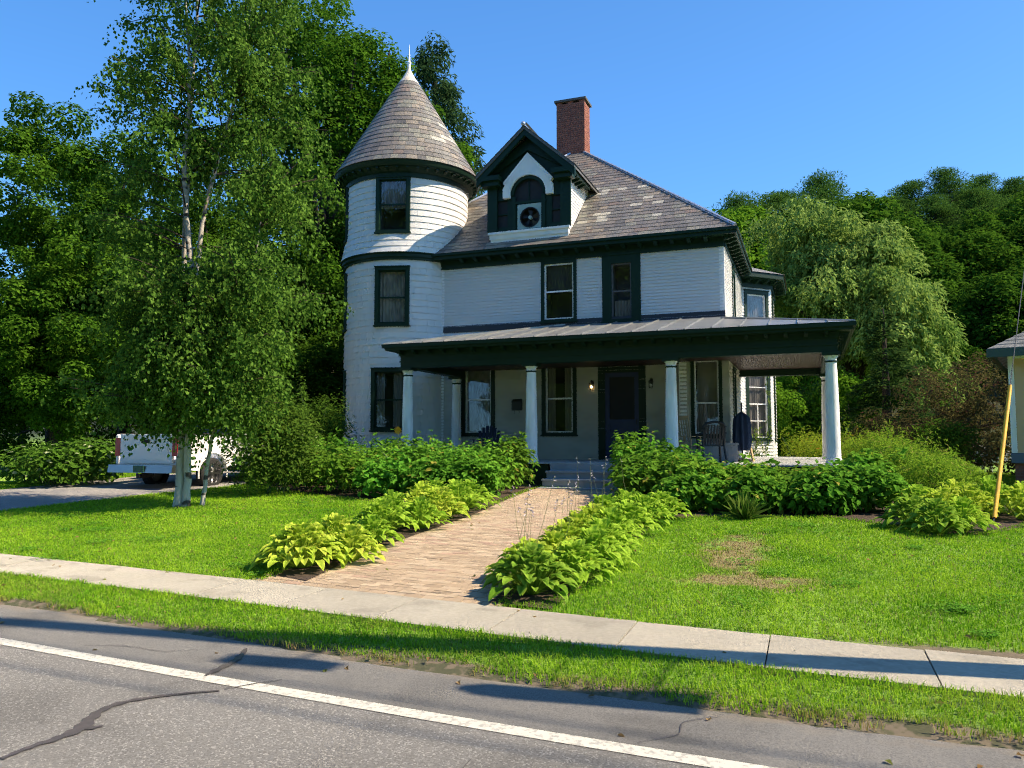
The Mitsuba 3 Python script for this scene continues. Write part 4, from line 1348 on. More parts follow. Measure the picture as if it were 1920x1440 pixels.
GV, GF, GC = np.vstack(G_V), np.vstack(G_F), np.vstack(G_C)
scene['grass'] = ply(trimesh.Trimesh(GV, GF, process=False), 'grass_blade', color=GC)
count['grass'] = 1
tag('grass', 'short bright green grass of the lawn and verge', 'grass', kind='stuff')
print('grass tris', len(GF))
# clover and a few fallen leaves
r = np.random.default_rng(12)
P_, D_, N_, C_ = [], [], [], []
for i in range(70):
    cx, cy = r.uniform(-12, 3), r.uniform(6.8, 13.5)
    if shapely.contains(NOGRASS, Point(cx, cy)):
        continue
    n = r.integers(20, 90)
    a, q = r.uniform(0, 2 * PI, n), r.uniform(.08, .28) * np.sqrt(r.random(n))
    x, y = cx + q * np.cos(a), cy + q * np.sin(a)
    b = np.stack([x, y, gz(x, y) + r.uniform(.025, .05, n)], 1)
    for j in range(3):
        t = r.uniform(0, 2 * PI, n) + j * 2.1
        P_.append(b)
        D_.append(np.stack([np.cos(t), np.sin(t), .1 + 0 * t], 1))
        N_.append(np.array([0, 0, 1.0]) + r.normal(0, .25, (n, 3)))
        C_.append(np.tile([.13, .32, .035], (n, 1)) * r.uniform(.7, 1.3, (n, 1)))
CLOVER = (np.vstack(P_), np.vstack(D_), np.vstack(N_), np.vstack(C_))
n = 190
x, y = r.uniform(-11, 3.5, n), r.uniform(4.2, 14, n)
t = r.uniform(0, 2 * PI, n)
FALLEN = (np.stack([x, y, gz(x, y) + np.where((y > SWB(x)) | ((y > 4.95) & (y < SWF(x))), .04, .012)], 1), np.stack([np.cos(t), np.sin(t), r.normal(0, .15, n)], 1), np.array([0, 0, 1.0]) + r.normal(0, .3, (n, 3)),
          np.where(r.random((n, 1)) < .6, [[.30, .20, .09]], [[.20, .22, .05]]) * r.uniform(.6, 1.2, (n, 1)))

# ================================================================== plants
leafmat('leaf', .75, .5)
leafmat('leaf_gloss', .7, .36)


def unit(v):
    return v / np.maximum(np.linalg.norm(v, axis=-1, keepdims=True), 1e-9)


def leaf_mesh(pos, d, nrm, L, W, col, fold=.18, shape='rhomb', curl=0.0):
    """Folded leaves: pos the stalk end, d the direction of the midrib, nrm the upper side."""
    n = len(pos)
    L, W = np.broadcast_to(L, (n,))[:, None], np.broadcast_to(W, (n,))[:, None]
    d = unit(d)
    s = unit(np.cross(d, nrm))
    u = np.cross(s, d)
    if shape == 'rhomb':
        v = np.stack([pos, pos + d * L * .45 + s * W * .5 + u * W * fold, pos + d * L - u * L * curl, pos + d * L * .45 - s * W * .5 + u * W * fold], 1)
        f = np.arange(n)[:, None] * 4
        f = np.concatenate([f + [0, 1, 2], f + [0, 2, 3]])
        k = 4
    else:                                               # a broad pointed leaf
        m = pos + d * L * .55 - u * L * curl * .3
        v = np.stack([pos, pos + d * L * .16 + s * W * .42 + u * W * fold, pos + d * L * .52 + s * W * .44 + u * W * fold * .8 - u * L * curl * .3,
                      pos + d * L - u * L * curl, pos + d * L * .52 - s * W * .44 + u * W * fold * .8 - u * L * curl * .3, pos + d * L * .16 - s * W * .42 + u * W * fold, m], 1)
        f = np.arange(n)[:, None] * 7
        f = np.concatenate([f + q for q in ([0, 1, 6], [1, 2, 6], [2, 3, 6], [3, 4, 6], [4, 5, 6], [5, 0, 6])])
        k = 7
    return v.reshape(-1, 3), f, np.repeat(col, k, 0)


def join(parts):
    V, F, C, n = [], [], [], 0
    for v, f, c in parts:
        V.append(v)
        F.append(f + n)
        C.append(c)
        n += len(v)
    return np.vstack(V), np.vstack(F), np.vstack(C)


def leafshape(t, mat='leaf'):
    return ply(trimesh.Trimesh(t[0], t[1], process=False), mat, color=np.clip(t[2], 0, 1))


def sphere(r, n):
    v = r.normal(size=(n, 3))
    return unit(v)


def palette(r, n, lo, hi, spread=.22, bias=.5, rare=None, p=.0):
    h = np.clip(r.normal(bias, spread, n), 0, 1)[:, None]
    c = np.array(lo) * (1 - h) + np.array(hi) * h
    if rare is not None:
        c = np.where(r.random(n)[:, None] < p, np.array(rare), c)
    return c


def blob_leaves(r, blobs, n, L, W, lo, hi, shape='rhomb', droop=.3, shell=.55, flat=.5, upmix=.5, rare=None, p=0, jit=.35, curl=0.0, weights=None):
    """n leaves on and in ellipsoids (centre, radii); they face outwards and up."""
    C, R = blobs[:, :3], blobs[:, 3:6]
    w = weights if weights is not None else (R[:, 0] * R[:, 1] + R[:, 0] * R[:, 2] + R[:, 1] * R[:, 2])
    k = r.choice(len(blobs), n, p=w / w.sum())
    o = sphere(r, n)
    rad = np.where(r.random(n) < shell, r.uniform(.82, 1.08, n), r.uniform(.25, 1.0, n) ** .5)
    pos = C[k] + o * R[k] * rad[:, None]
    nr = unit(unit(o / R[k]) * (1 - upmix) + np.array([0, 0, upmix]) + sphere(r, n) * jit)
    d = np.cross(nr, sphere(r, n))
    d = unit(unit(d) + o * .4 + np.array([0, 0, -droop]))
    tone = r.normal(0, .13, len(blobs))
    h = np.clip(r.normal(.5, .2, n) + tone[k], 0, 1)[:, None]
    c = np.array(lo) * (1 - h) + np.array(hi) * h
    if rare is not None:
        c = np.where(r.random(n)[:, None] < p, np.array(rare), c)
    s = r.uniform(.7, 1.25, n)
    return leaf_mesh(pos, d, nr, L * s, W * s, c, shape=shape, curl=curl)


def crown_blobs(r, c, R, n, size, squash=.75, inner=.25, bottom=-1.0):
    """n leafy clumps filling the shell of an ellipsoidal crown."""
    out = []
    while len(out) < n:
        o = sphere(r, 1)[0]
        if o[2] < bottom:
            continue
        t = r.uniform(.2, .75) if r.random() < inner else r.uniform(.72, 1.0)
        s = size * r.uniform(.6, 1.35)
        out.append([*(np.asarray(c) + o * np.asarray(R) * t), s, s, s * squash])
    return np.array(out)


def limbs(m, base, blobs, r, r0, fork, n=14, col=None):
    """A trunk to the fork and limbs out to some of the clumps."""
    base, fork = np.asarray(base, float), np.asarray(fork, float)
    t = np.linspace(0, 1, 7)[:, None]
    p = base + (fork - base) * t
    p[1:-1] += r.normal(0, r0 * .25, (5, 3)) * [1, 1, 0]
    m.tube(p, np.linspace(r0 * 1.25, r0 * .7, 7), 9)
    for k in r.choice(len(blobs), min(n, len(blobs)), replace=False):
        e = blobs[k, :3]
        s = p[r.integers(3, 7)]
        mid = s + (e - s) * .5 + np.array([0, 0, .12 * np.linalg.norm(e - s)]) + r.normal(0, .1, 3)
        tt = np.linspace(0, 1, 6)[:, None]
        q = (1 - tt) ** 2 * s + 2 * tt * (1 - tt) * mid + tt ** 2 * e
        m.tube(q, np.linspace(r0 * .5, r0 * .08, 6), 6)


pbr('bark', proc(lambda p, n, uv: mix((.075, .055, .042), (.030, .023, .018), fbm(p.x * 9, p.y * 9, p.z * 2, 3))), .9)
pbr('stem_green', (.06, .11, .03), .6)


def birch_tex(p, n, uv):
    b = smoothstep(.60, .72, noise(p.x * 3, p.y * 3, p.z * 13)) * smoothstep(.35, .6, noise(p.x * 7, p.y * 7, p.z * 5))
    c = mix((.42, .40, .36), (.29, .21, .16), smoothstep(.5, .85, fbm(p.x * 5, p.y * 5, p.z * 2, 3)) * .8)
    return mix(c, (.05, .04, .035), b)


pbr('birch_bark', proc(birch_tex), .7)

scene['clover'] = leafshape(leaf_mesh(CLOVER[0], CLOVER[1], CLOVER[2], .022, .024, CLOVER[3]))
tag('clover', 'patches of clover in the lawn', 'clover', kind='stuff')
scene['fallen_leaves'] = leafshape(leaf_mesh(*FALLEN[:3], .05, .035, FALLEN[3], curl=.3))
tag('fallen_leaves', 'scattered dry leaves on lawn, pavement and road', 'leaves', kind='stuff')
# ---- hostas along the path
HCOL = dict(lo=(.150, .250, .018), hi=(.330, .400, .045))
HPAL = {'lime': ((.145, .310, .018), (.290, .460, .040)), 'gold': ((.225, .365, .022), (.410, .540, .060)), 'green': ((.085, .220, .018), (.190, .340, .030))}


def hosta_leaf(r, az, tilt, L, W, reach, rise):
    """A ribbed blade on its stalk, arching out from the crown of the plant."""
    t = np.array([0, .22, .45, .7, .88, 1.0])
    wd = np.array([.15, .80, 1.0, .78, .42, .02]) * W / 2
    out = np.array([math.cos(az), math.sin(az)])
    rad = reach + t * L * math.cos(tilt)
    drop = r.uniform(.45, .95)
    z = rise + L * (math.sin(tilt) * t - drop * t ** 2.2 * .75)
    side = np.array([-out[1], out[0]])
    tw = r.uniform(-.25, .25)
    v = []
    for k in range(6):
        c = np.array([*(out * rad[k]), z[k]])
        for s in (-1, 0, 1):
            v.append(c + np.array([*(side * s * wd[k]), abs(s) * wd[k] * (.38 + tw * s)]))
    # stalk
    f = []
    for k in range(5):
        for s in (0, 1):
            a = k * 3 + s
            f.append([a, a + 1, a + 4, a + 3])
    f = np.array(f)
    f = np.vstack([f[:, [0, 1, 2]], f[:, [0, 2, 3]]])
    b = len(v)
    v += [np.array([*(out * .03), .0]) + [.006, 0, 0], np.array([*(out * .03), .0]) - [.006, 0, 0]]
    f = np.vstack([f, [[b, b + 1, 1]], [[b, 0, 2]]])
    return np.array(v), f


def hosta(x, y, R, nl, pal, label, group, leaf_parts, seed, stalks=0, flat=1.0):
    r = np.random.default_rng(seed)
    k = thing('hosta', label, 'plant', group)
    lo, hi = (np.array(c) for c in HPAL[pal])
    o = G(x, y)
    parts = []
    for i in range(nl):
        u = i / nl
        az = i * 2.39996 + r.uniform(-.3, .3)
        tilt = 1.25 - 1.15 * u + r.uniform(-.15, .15)
        L = min(R * (.30 + .05 * u), .148) * r.uniform(.7, 1.3)
        v, f = hosta_leaf(r, az, tilt, L, L * r.uniform(.52, .68), R * (.08 + .62 * u) * r.uniform(.8, 1.1), R * flat * (.70 - .50 * u ** 1.3) * r.uniform(.8, 1.1))
        h = np.clip(r.normal(.5, .25), 0, 1)
        c = lo * (1 - h) + hi * h
        cc = np.tile(c, (len(v), 1))
        if r.random() < .85:
            cc[[q for q in range(18) if q % 3 != 1]] = np.minimum(c * 1.35 + [.11, .08, .025], .66)
        parts.append((v + o, f, cc))
    if leaf_parts:
        for p in parts:
            key = uniq(f'{k}__leaf')
            scene[key] = leafshape(p, 'leaf_gloss')
    else:
        key = uniq(f'{k}__leaves')
        scene[key] = leafshape(join(parts), 'leaf_gloss')
        tag(key, kind='stuff')
    for s in range(stalks):
        m = MB()
        a, q = r.uniform(0, 2 * PI), r.uniform(.05, .25) * R
        b = o + [q * math.cos(a), q * math.sin(a), .15]
        hgt = R * r.uniform(1.2, 2.0)
        e = b + [r.normal(0, .1), r.normal(0, .1), hgt]
        md = (b + e) / 2 + [r.normal(0, .03), r.normal(0, .03), 0]
        m.tube([b, md, e], [.0034, .0026, .0016], 5)
        key = add(f'{k}__flower_stalk', m, 'stalk_tan')
        bl = MB()
        for w in range(r.integers(2, 6)):
            c = e + (md - e) * (w * .10)
            d = unit(np.array([r.normal(), r.normal(), -.6]))
            bl.tube([c, c + d * .012, c + d * .032], [.002, .004, .0065], 6)
        add(f'{key}__bells', bl, 'lilac_bell')
    return k


pbr('stalk_tan', (.16, .17, .07), .7)
scene['lilac_bell'] = {'type': 'twosided', 'bsdf': {'type': 'principled', 'base_color': rgb(.42, .36, .42), 'roughness': .6}}
GL, GR_, GRR = 'hostas along the left edge of the brick path', 'hostas along the right edge of the brick path', 'hostas at the right end of the flower bed'
hosta(-5.32, 7.42, .60, 280, 'gold', 'large yellow green hosta at the pavement end of the left row beside the brick path', GL, True, 1, 0)
hosta(-5.02, 7.95, .46, 150, 'gold', 'small yellow hosta close behind the large one, left of the brick path', GL, True, 2)
hosta(-5.50, 8.35, .54, 180, 'gold', 'bright yellow hosta second from the pavement on the lawn side of the left row', GL, True, 3)
L_ = 'yellow green hosta in the middle of the row left of the brick path'
for i, (x, y, R, p) in enumerate([(-5.40, 9.05, .42, 'lime'), (-5.75, 9.9, .60, 'lime'), (-5.45, 10.5, .52, 'lime'), (-6.05, 10.75, .56, 'lime')]):
    hosta(x, y, R, 170, p, f'yellow green hosta left of the brick path, {ORD[i + 3]} from the pavement', GL, False, 10 + i)
L_ = 'lime green hosta in the far part of the left row, against the dark leafy shrubs'
for i, (x, y, R, p) in enumerate([(-5.60, 11.4, .64, 'gold'), (-6.15, 11.9, .66, 'gold'), (-5.65, 12.2, .66, 'lime'), (-6.35, 12.8, .62, 'lime'), (-5.75, 13.0, .60, 'lime'), (-6.35, 13.7, .5, 'lime')]):
    hosta(x, y, R, 170, p, f'lime hosta left of the brick path against the leafy shrubs, {ORD[i + 7]} from the pavement', GL, False, 20 + i)
hosta(-2.50, 7.08, .52, 230, 'green', 'dark based hosta nearest the pavement in the row right of the brick path', GR_, True, 31, 2)
hosta(-2.72, 7.62, .48, 160, 'gold', 'hosta with tall bare flower stalks on the path side of the right row', GR_, True, 32, 5)
hosta(-2.26, 7.72, .48, 160, 'lime', 'lime hosta on the lawn side of the right row, just behind the front one', GR_, True, 33)
L_ = 'lime hosta in the middle of the row right of the brick path'
for i, (x, y, R, p, s) in enumerate([(-2.62, 8.25, .48, 'gold', 3), (-2.28, 8.5, .50, 'lime', 0), (-2.72, 8.95, .50, 'gold', 2), (-2.36, 9.25, .52, 'lime', 0), (-2.80, 9.75, .52, 'gold', 2), (-2.46, 10.1, .54, 'lime', 0)]):
    hosta(x, y, R, 170, p, f'lime hosta right of the brick path, {ORD[i + 3]} from the pavement', GR_, False, 40 + i, s)
L_ = 'yellow green hosta at the house end of the row right of the brick path'
for i, (x, y, R, p, s) in enumerate([(-2.82, 10.6, .54, 'gold', 2), (-2.42, 11.0, .55, 'lime', 0), (-2.88, 11.5, .56, 'lime', 2), (-2.40, 11.95, .56, 'lime', 0), (-2.75, 12.4, .56, 'lime', 1), (-2.25, 12.75, .52, 'lime', 0)]):
    hosta(x, y, R, 170, p, f'yellow green hosta right of the brick path near the shrubs, {ORD[i + 9]} from the pavement', GR_, False, 50 + i, s)
L_ = 'hosta in the broad clump beside the yellow guy wire guard'
for i, (x, y, R, p) in enumerate([(1.35, 12.75, .5, 'green'), (1.6, 12.2, .5, 'green'), (1.95, 12.55, .5, 'lime'), (1.8, 13.2, .6, 'gold'), (2.3, 14.0, .6, 'gold'), (3.05, 14.1, .6, 'gold'), (1.6, 14.1, .55, 'lime'), (2.2, 14.4, .65, 'gold'), (2.75, 14.9, .65, 'lime'), (3.2, 14.9, .55, 'lime')]):
    hosta(x, y, R, 170, p, L_, GRR, False, 60 + i, 0, 1.1)

# ---- leafy shrubs of the two beds
SHR = dict(lo=(.058, .180, .018), hi=(.165, .365, .036))


def shrub(name, x, y, R, H_, n, L, W, label, cat, group, seed, lo, hi,  shape='broad', clump=9, mat='leaf', rare=None, p=0, upmix=.62, stems=8, droop=.25, spires=0, base=.12):
    r = np.random.default_rng(seed)
    k = thing(name, label, cat, group)
    o = G(x, y)
    bl = []
    if name == 'leafy_shrub':
        g_ = r.uniform(.78, 1.22)
        lo, hi = np.array(lo) * g_ * [r.uniform(.85, 1.35), 1, 1], np.array(hi) * g_ * [r.uniform(.85, 1.3), 1, 1]
        g_ = r.uniform(.72, 1.1)
        L, W, n = L * g_, W * g_ * r.uniform(.75, 1.05), int(n / g_ ** 1.6)
        rare, p = (.36, .34, .06), .025
    for i in range(clump):
        a, q = i * 2.4 + r.uniform(-.4, .4), math.sqrt(i / clump) * R * .72
        hh = H_ * (1 - .28 * (q / R) ** 2) * r.uniform(.82, 1.08)
        s = R * r.uniform(.34, .5)
        bl.append([o[0] + q * math.cos(a), o[1] + q * math.sin(a), o[2] + hh - s * .75, s, s, s * .75])
        bl.append([o[0] + 1.12 * q * math.cos(a), o[1] + 1.12 * q * math.sin(a), o[2] + hh * .52, s, s, hh * .40])
    for i in range(spires):
        a, q = r.uniform(0, 2 * PI), R * math.sqrt(r.uniform(0, .8))
        hh = H_ * r.uniform(.95, 1.18)
        bl.append([o[0] + q * math.cos(a), o[1] + q * math.sin(a), o[2] + hh - .15, .08, .08, .2])
    bl = np.array(bl)
    t = blob_leaves(r, bl, n, L, W, lo, hi, shape=shape, upmix=upmix, rare=rare, p=p, jit=.3, droop=droop, curl=.12)
    key = uniq(f'{k}__leaves')
    scene[key] = leafshape(t, mat)
    tag(key, kind='stuff')
    m = MB()
    for i in range(stems):
        e = bl[r.integers(0, len(bl)), :3]
        b = o + [r.normal(0, .1), r.normal(0, .1), -.02]
        m.tube([b, (b + e) / 2 + [0, 0, .1], e], [.010, .008, .004], 5)
    add(f'{k}__stems', m, 'stem_green')
    return k


G1, G2 = 'leafy green shrubs in the bed left of the path', 'leafy green shrubs in the bed right of the path'
LB = [(-6.25, 14.4, .55, .85), (-6.35, 15.5, .55, .95), (-6.4, 16.7, .5, 1.15), (-7.0, 14.3, .75, .85), (-7.2, 15.5, .8, 1.0), (-7.1, 16.8, .8, 1.1), (-8.1, 14.3, .78, .85), (-8.3, 15.6, .8, 1.0), (-8.3, 16.9, .8, 1.12),
      (-9.3, 14.6, .78, .9), (-9.5, 15.9, .8, 1.05), (-9.6, 17.1, .8, 1.15), (-10.5, 15.0, .8, 1.0), (-10.7, 16.4, .85, 1.15), (-11.6, 15.7, .85, 1.1), (-11.9, 17.0, .9, 1.25), (-12.6, 16.6, .8, 1.15)]
for i, (x, y, R, h) in enumerate(LB):
    shrub('leafy_shrub', x, y, R, h, 1000, .135, .10, f'leafy green shrub in the {("front", "middle", "back")[i % 3 if i < 15 else i - 15]} row of the left bed, {ORD[i // 3]} column from the path', 'shrub', G1, 100 + i, **SHR, spires=5)
RB = [(-3.75, 17.2, .42, 1.25), (-3.45, 16.5, .55, 1.1), (-3.1, 15.6, .60, 1.0), (-3.0, 14.6, .62, .85), (-2.3, 16.0, .7, 1.0), (-2.1, 14.8, .72, .95), (-1.9, 13.9, .62, .75), (-1.2, 15.8, .72, .75), (-1.1, 14.8, .68, .78), (-.9, 13.9, .56, .68),
      (-.1, 15.9, .72, .66), (.0, 14.8, .68, .74), (.15, 14.1, .56, .66), (.8, 15.7, .68, .80), (.85, 14.6, .6, .78), (-2.9, 17.1, .6, 1.05), (-1.7, 17.2, .65, .68), (-.4, 17.2, .65, .60), (1.15, 16.9, .6, .95)]
PLACE = ['at the path end of the porch steps', 'second from the path beside the porch steps', 'behind the last hosta right of the path', 'just behind the far end of the right hosta row', 'in the middle of the right bed before the bay window',
         'a step right of the far end of the hosta row', 'at the lawn edge nearest the right hosta row', 'behind the grass tuft, close to the porch', 'directly behind the grass tuft', 'at the lawn edge beside the grass tuft',
         'low before the open right part of the porch floor', 'between the grass tuft and the corner column', 'at the lawn edge right of the grass tuft', 'before the corner column of the porch', 'at the lawn edge below the corner column',
         'against the porch just right of the steps', 'against the porch below the black armchair', 'against the porch floor left of the corner column', 'at the foot of the corner column']
for i, (x, y, R, h) in enumerate(RB):
    shrub('leafy_shrub', x, y, R, h, 1000, .14, .105, f'leafy green shrub {PLACE[i]}', 'shrub', G2, 140 + i, **SHR, spires=4)
G3 = 'feathery yellow green perennials at the right end of the porch'
for i, (x, y, R, h) in enumerate([(1.7, 17.0, .6, .95), (1.6, 18.3, .65, 1.15), (2.1, 19.6, .7, 1.25), (2.6, 18.2, .6, .9), (2.0, 15.7, .6, .95), (2.5, 20.8, .7, 1.05), (1.5, 20.6, .7, 1.35), (2.5, 16.9, .55, .8), (1.9, 22.4, .7, 1.3), (1.3, 22.0, .7, 1.4)]):
    shrub('perennial_clump', x, y, R, h, 1900, .10, .024, 'feathery yellow green clump of tall perennials beside the porch corner', 'plant', G3, 180 + i, (.15, .29, .022), (.31, .46, .045), shape='rhomb', clump=10, spires=8, upmix=.3, rare=(.42, .40, .10), p=.05)
for i, (x, y, R, h) in enumerate([(.4, 28.6, .9, 1.3), (1.6, 28.2, .9, 1.25), (-.3, 29.5, .8, 1.4), (2.6, 29.2, .9, 1.3), (.9, 30.2, 1.0, 1.4)]):
    shrub('perennial_clump', x, y, R, h, 1500, .12, .03, 'yellow green flowering clump seen past the far end of the porch', 'plant', 'yellow green clumps behind the porch', 195 + i, (.17, .28, .022), (.36, .44, .045), shape='rhomb', clump=9, spires=9, upmix=.3, rare=(.45, .22, .04), p=.03)
shrub('round_shrub', 3.65, 25.6, .85, 1.75, 2600, .10, .07, 'small rounded bright green shrub standing alone on the grass before the dark trees', 'shrub', None, 210, (.05, .13, .014), (.12, .24, .025), clump=12)
shrub('tall_shrub', -10.75, 14.0, 1.0, 2.15, 15000, .085, .05, 'tall fine leaved green shrub between the white pickup and the leafy bed', 'shrub', None, 211, (.055, .125, .016), (.13, .22, .03), shape='rhomb', clump=16, spires=8)
shrub('tall_shrub', -12.9, 18.6, 1.1, 2.4, 3600, .09, .05, 'green shrub against the foot of the round tower, left of its windows', 'shrub', None, 212, (.04, .10, .012), (.10, .19, .022), shape='rhomb', clump=12, spires=6)
for i, (x, y, R, h) in enumerate([(-16.9, 13.6, .8, 1.0), (-17.7, 14.2, .8, 1.05), (-16.6, 14.5, .7, 1.15), (-18.6, 14.3, .8, 1.0), (-17.4, 15.2, .8, 1.2)]):
    shrub('hydrangea', x, y, R, h, 800, .13, .10, 'low leafy hydrangea at the far left beside the driveway', 'shrub', 'hydrangeas beside the driveway', 215 + i, (.05, .13, .014), (.12, .24, .03), rare=(.40, .46, .26), p=.04)
# a yellow flower over the left bed
k = thing('yellow_flower', 'single yellow flower on a tall stem over the left bed, before the first porch column', 'flower')
o = G(-9.0, 16.2)
add(f'{k}__stem', MB().tube([o, o + [.02, 0, .7], o + [0, .02, 1.32]], [.008, .007, .005], 6), 'stem_green')
pbr('petal_yellow', (.72, .38, .02), .6)
m = MB()
for i in range(14):
    a = i * 2 * PI / 14
    c_, s_2 = math.cos(a), math.sin(a)
    b = o + [0, 0, 1.32]
    m.raw([b, b + [c_ * .05 - s_2 * .022, -.03, .05 * s_2 + c_ * .022], b + [c_ * .105, -.02, .105 * s_2], b + [c_ * .05 + s_2 * .022, -.03, .05 * s_2 - c_ * .022]], [[0, 1, 2, 3]])
add(f'{k}__petals', m, 'petal_yellow')
# grass tuft before the right bed
k = thing('grass_tuft', 'spiky tuft of long grass where the right lawn meets the shrubs', 'plant')
r = np.random.default_rng(5)
n = 130
az, le = r.uniform(0, 2 * PI, n), r.uniform(.2, .5, n)
tl = r.uniform(.15, 1.1, n)
o = G(-1.0, 13.05)
pos = o + np.stack([np.cos(az), np.sin(az), 0 * az], 1) * r.uniform(0, .05, n)[:, None]
d = np.stack([np.cos(az) * np.sin(tl), np.sin(az) * np.sin(tl), np.cos(tl)], 1)
add_ = leaf_mesh(pos, d, sphere(r, n), le, .014, palette(r, n, (.07, .16, .02), (.20, .28, .05)), curl=.3)
scene[uniq(f'{k}__blades')] = leafshape(add_)
# vine on the rear bay window
k = thing('climbing_vine', 'thin leafy vine climbing over the window of the rear bay behind the porch', 'plant')
m, P_, D_, N_ = MB(), [], [], []
r = np.random.default_rng(9)
for i in range(9):
    u = r.uniform(.1, 1.15)
    top = r.uniform(1.6, 2.3) if i else 3.9
    z = np.linspace(.95, top, 9)
    uu = u + np.cumsum(r.normal(0, .05, 9))
    p = np.array([RA(a, .05 + .03 * r.random(), q) for a, q in zip(uu, z)])
    m.tube(p, .004, 4)
    for q in range(26 if i else 60):
        t = r.uniform(0, 8)
        P_.append(p[int(t)] + (p[min(int(t) + 1, 8)] - p[int(t)]) * (t % 1) + r.normal(0, .05, 3))
        N_.append(unit(RA.nrm + r.normal(0, .5, 3)))
        D_.append(unit(np.array([r.normal(0, .6), r.normal(0, .6), -1])))
scene[uniq(f'{k}__leaves')] = leafshape(leaf_mesh(np.array(P_), np.array(D_), np.array(N_), .09, .06, palette(r, len(P_), (.06, .13, .02), (.22, .30, .05))))
add(f'{k}__stems', m, 'stem_green')

# ================================================================== trees
def tree(name, label, base, blobs, n, L, W, lo, hi, seed, group=None, cat='tree', trunk_r=.2, fork=None, nl=16, mat='leaf', shape='rhomb', bark='bark', **kw):
    r = np.random.default_rng(seed)
    k = thing(name, label, cat, group)
    m = MB()
    base = G(*base)
    fork = np.array(fork) if fork is not None else np.array([base[0], base[1], (base[2] + blobs[:, 2].max()) / 2])
    limbs(m, base - [0, 0, .1], blobs, r, trunk_r, fork, nl)
    add(f'{k}__trunk', m, bark, smooth=True)
    key = uniq(f'{k}__crown')
    scene[key] = leafshape(blob_leaves(r, blobs, n, L, W, lo, hi, shape=shape, **kw), mat)
    return k


GREEN = dict(lo=(.034, .088, .010), hi=(.088, .180, .020))
DARK = dict(lo=(.020, .056, .010), hi=(.056, .118, .018))
# ---- the birch on the left lawn: three white stems, hanging sprays
r = np.random.default_rng(301)
k = thing('birch_tree', 'tall white stemmed birch with fine hanging leaves on the left lawn', 'tree')
B0 = G(-10.95, 11.45)
stems = [([(0, 0, -.1), (.02, .02, 1.2), (-.02, .05, 3.0), (-.05, 0, 5.2), (-.10, .1, 7.4), (0, .1, 9.6), (.1, 0, 12.0)], .078),
         ([(.13, .05, -.1), (.17, .02, 1.0), (.22, 0, 2.6), (.28, -.05, 4.2), (.42, 0, 5.6), (.95, .1, 7.6), (1.35, .15, 9.8), (1.55, .1, 12.2)], .070),
         ([(.26, .30, -.1), (.36, .32, .8), (.62, .32, 2.0), (1.0, .3, 3.2), (1.35, .3, 4.4), (1.6, .2, 5.6)], .042),
         ([(.26, -.02, 3.8), (.12, -.1, 5.0), (-.02, -.1, 6.2), (.02, -.05, 8.2), (-.3, 0, 10.6)], .07)]
allpts = []
for pts_, r0 in stems:
    p = B0 + np.array(pts_, float)
    t = np.linspace(0, len(p) - 1, len(p) * 5)
    q = np.stack([np.interp(t, np.arange(len(p)), p[:, c]) for c in range(3)], 1)
    q[1:-1] = (q[:-2] + q[1:-1] * 2 + q[2:]) / 4
    q += r.normal(0, .008, q.shape) * [1, 1, 0]
    rad = np.linspace(r0, r0 * .22, len(q))
    rad[:3] *= [1.5, 1.15, 1.02]
    add(f'{k}__stem', MB().tube(q, rad, 12), 'birch_bark', smooth=True)
    allpts.append(q)
pool = np.vstack(allpts)
br, P_, D_, N_, tones = MB(), [], [], [], []
blobs = []
for i in range(285):
    zc = 2.2 + 10 * r.random() ** 1.15
    wide = np.interp(zc, [2.0, 3.0, 5, 7.5, 9.5, 12.5], [1.2, 2.1, 2.45, 2.25, 2.0, 1.6])
    a, q = r.uniform(0, 2 * PI), wide * math.sqrt(r.uniform(.04, 1.0))
    cx = np.interp(zc, [2, 6, 12], [.65, .6, .55])
    c = B0 + np.array([cx + q * math.cos(a), q * math.sin(a) * .9, zc])
    blobs.append(c)
for i in range(70):
    zc = r.uniform(2.0, 4.4)
    blobs.append(B0 + np.array([r.uniform(-1.4, 1.6), r.uniform(-1.6, -.15), zc]))
for i in range(30):
    blobs.append(B0 + np.array([r.uniform(-1.7, 1.8), r.uniform(-.7, .9), r.uniform(1.75, 2.5)]))
for c in [(-2.3, -.2, 8.4), (-2.6, 0, 8.0), (-2.45, .2, 8.9), (-2.0, .1, 8.2), (-1.9, 0, 9.6), (-1.6, .3, 10.2)]:
    blobs.append(B0 + np.array(c))
keep = []
for c in blobs:
    z = c[2] - B0[2]
    d_ = min(np.hypot(c[0] - q[0], 0) for q in pool if abs(q[2] - c[2]) < .5) if 4.6 < z < 11 else 9
    if d_ < .42 and c[1] - B0[1] < .1 and r.random() < .75:
        continue
    keep.append(c)
blobs = keep
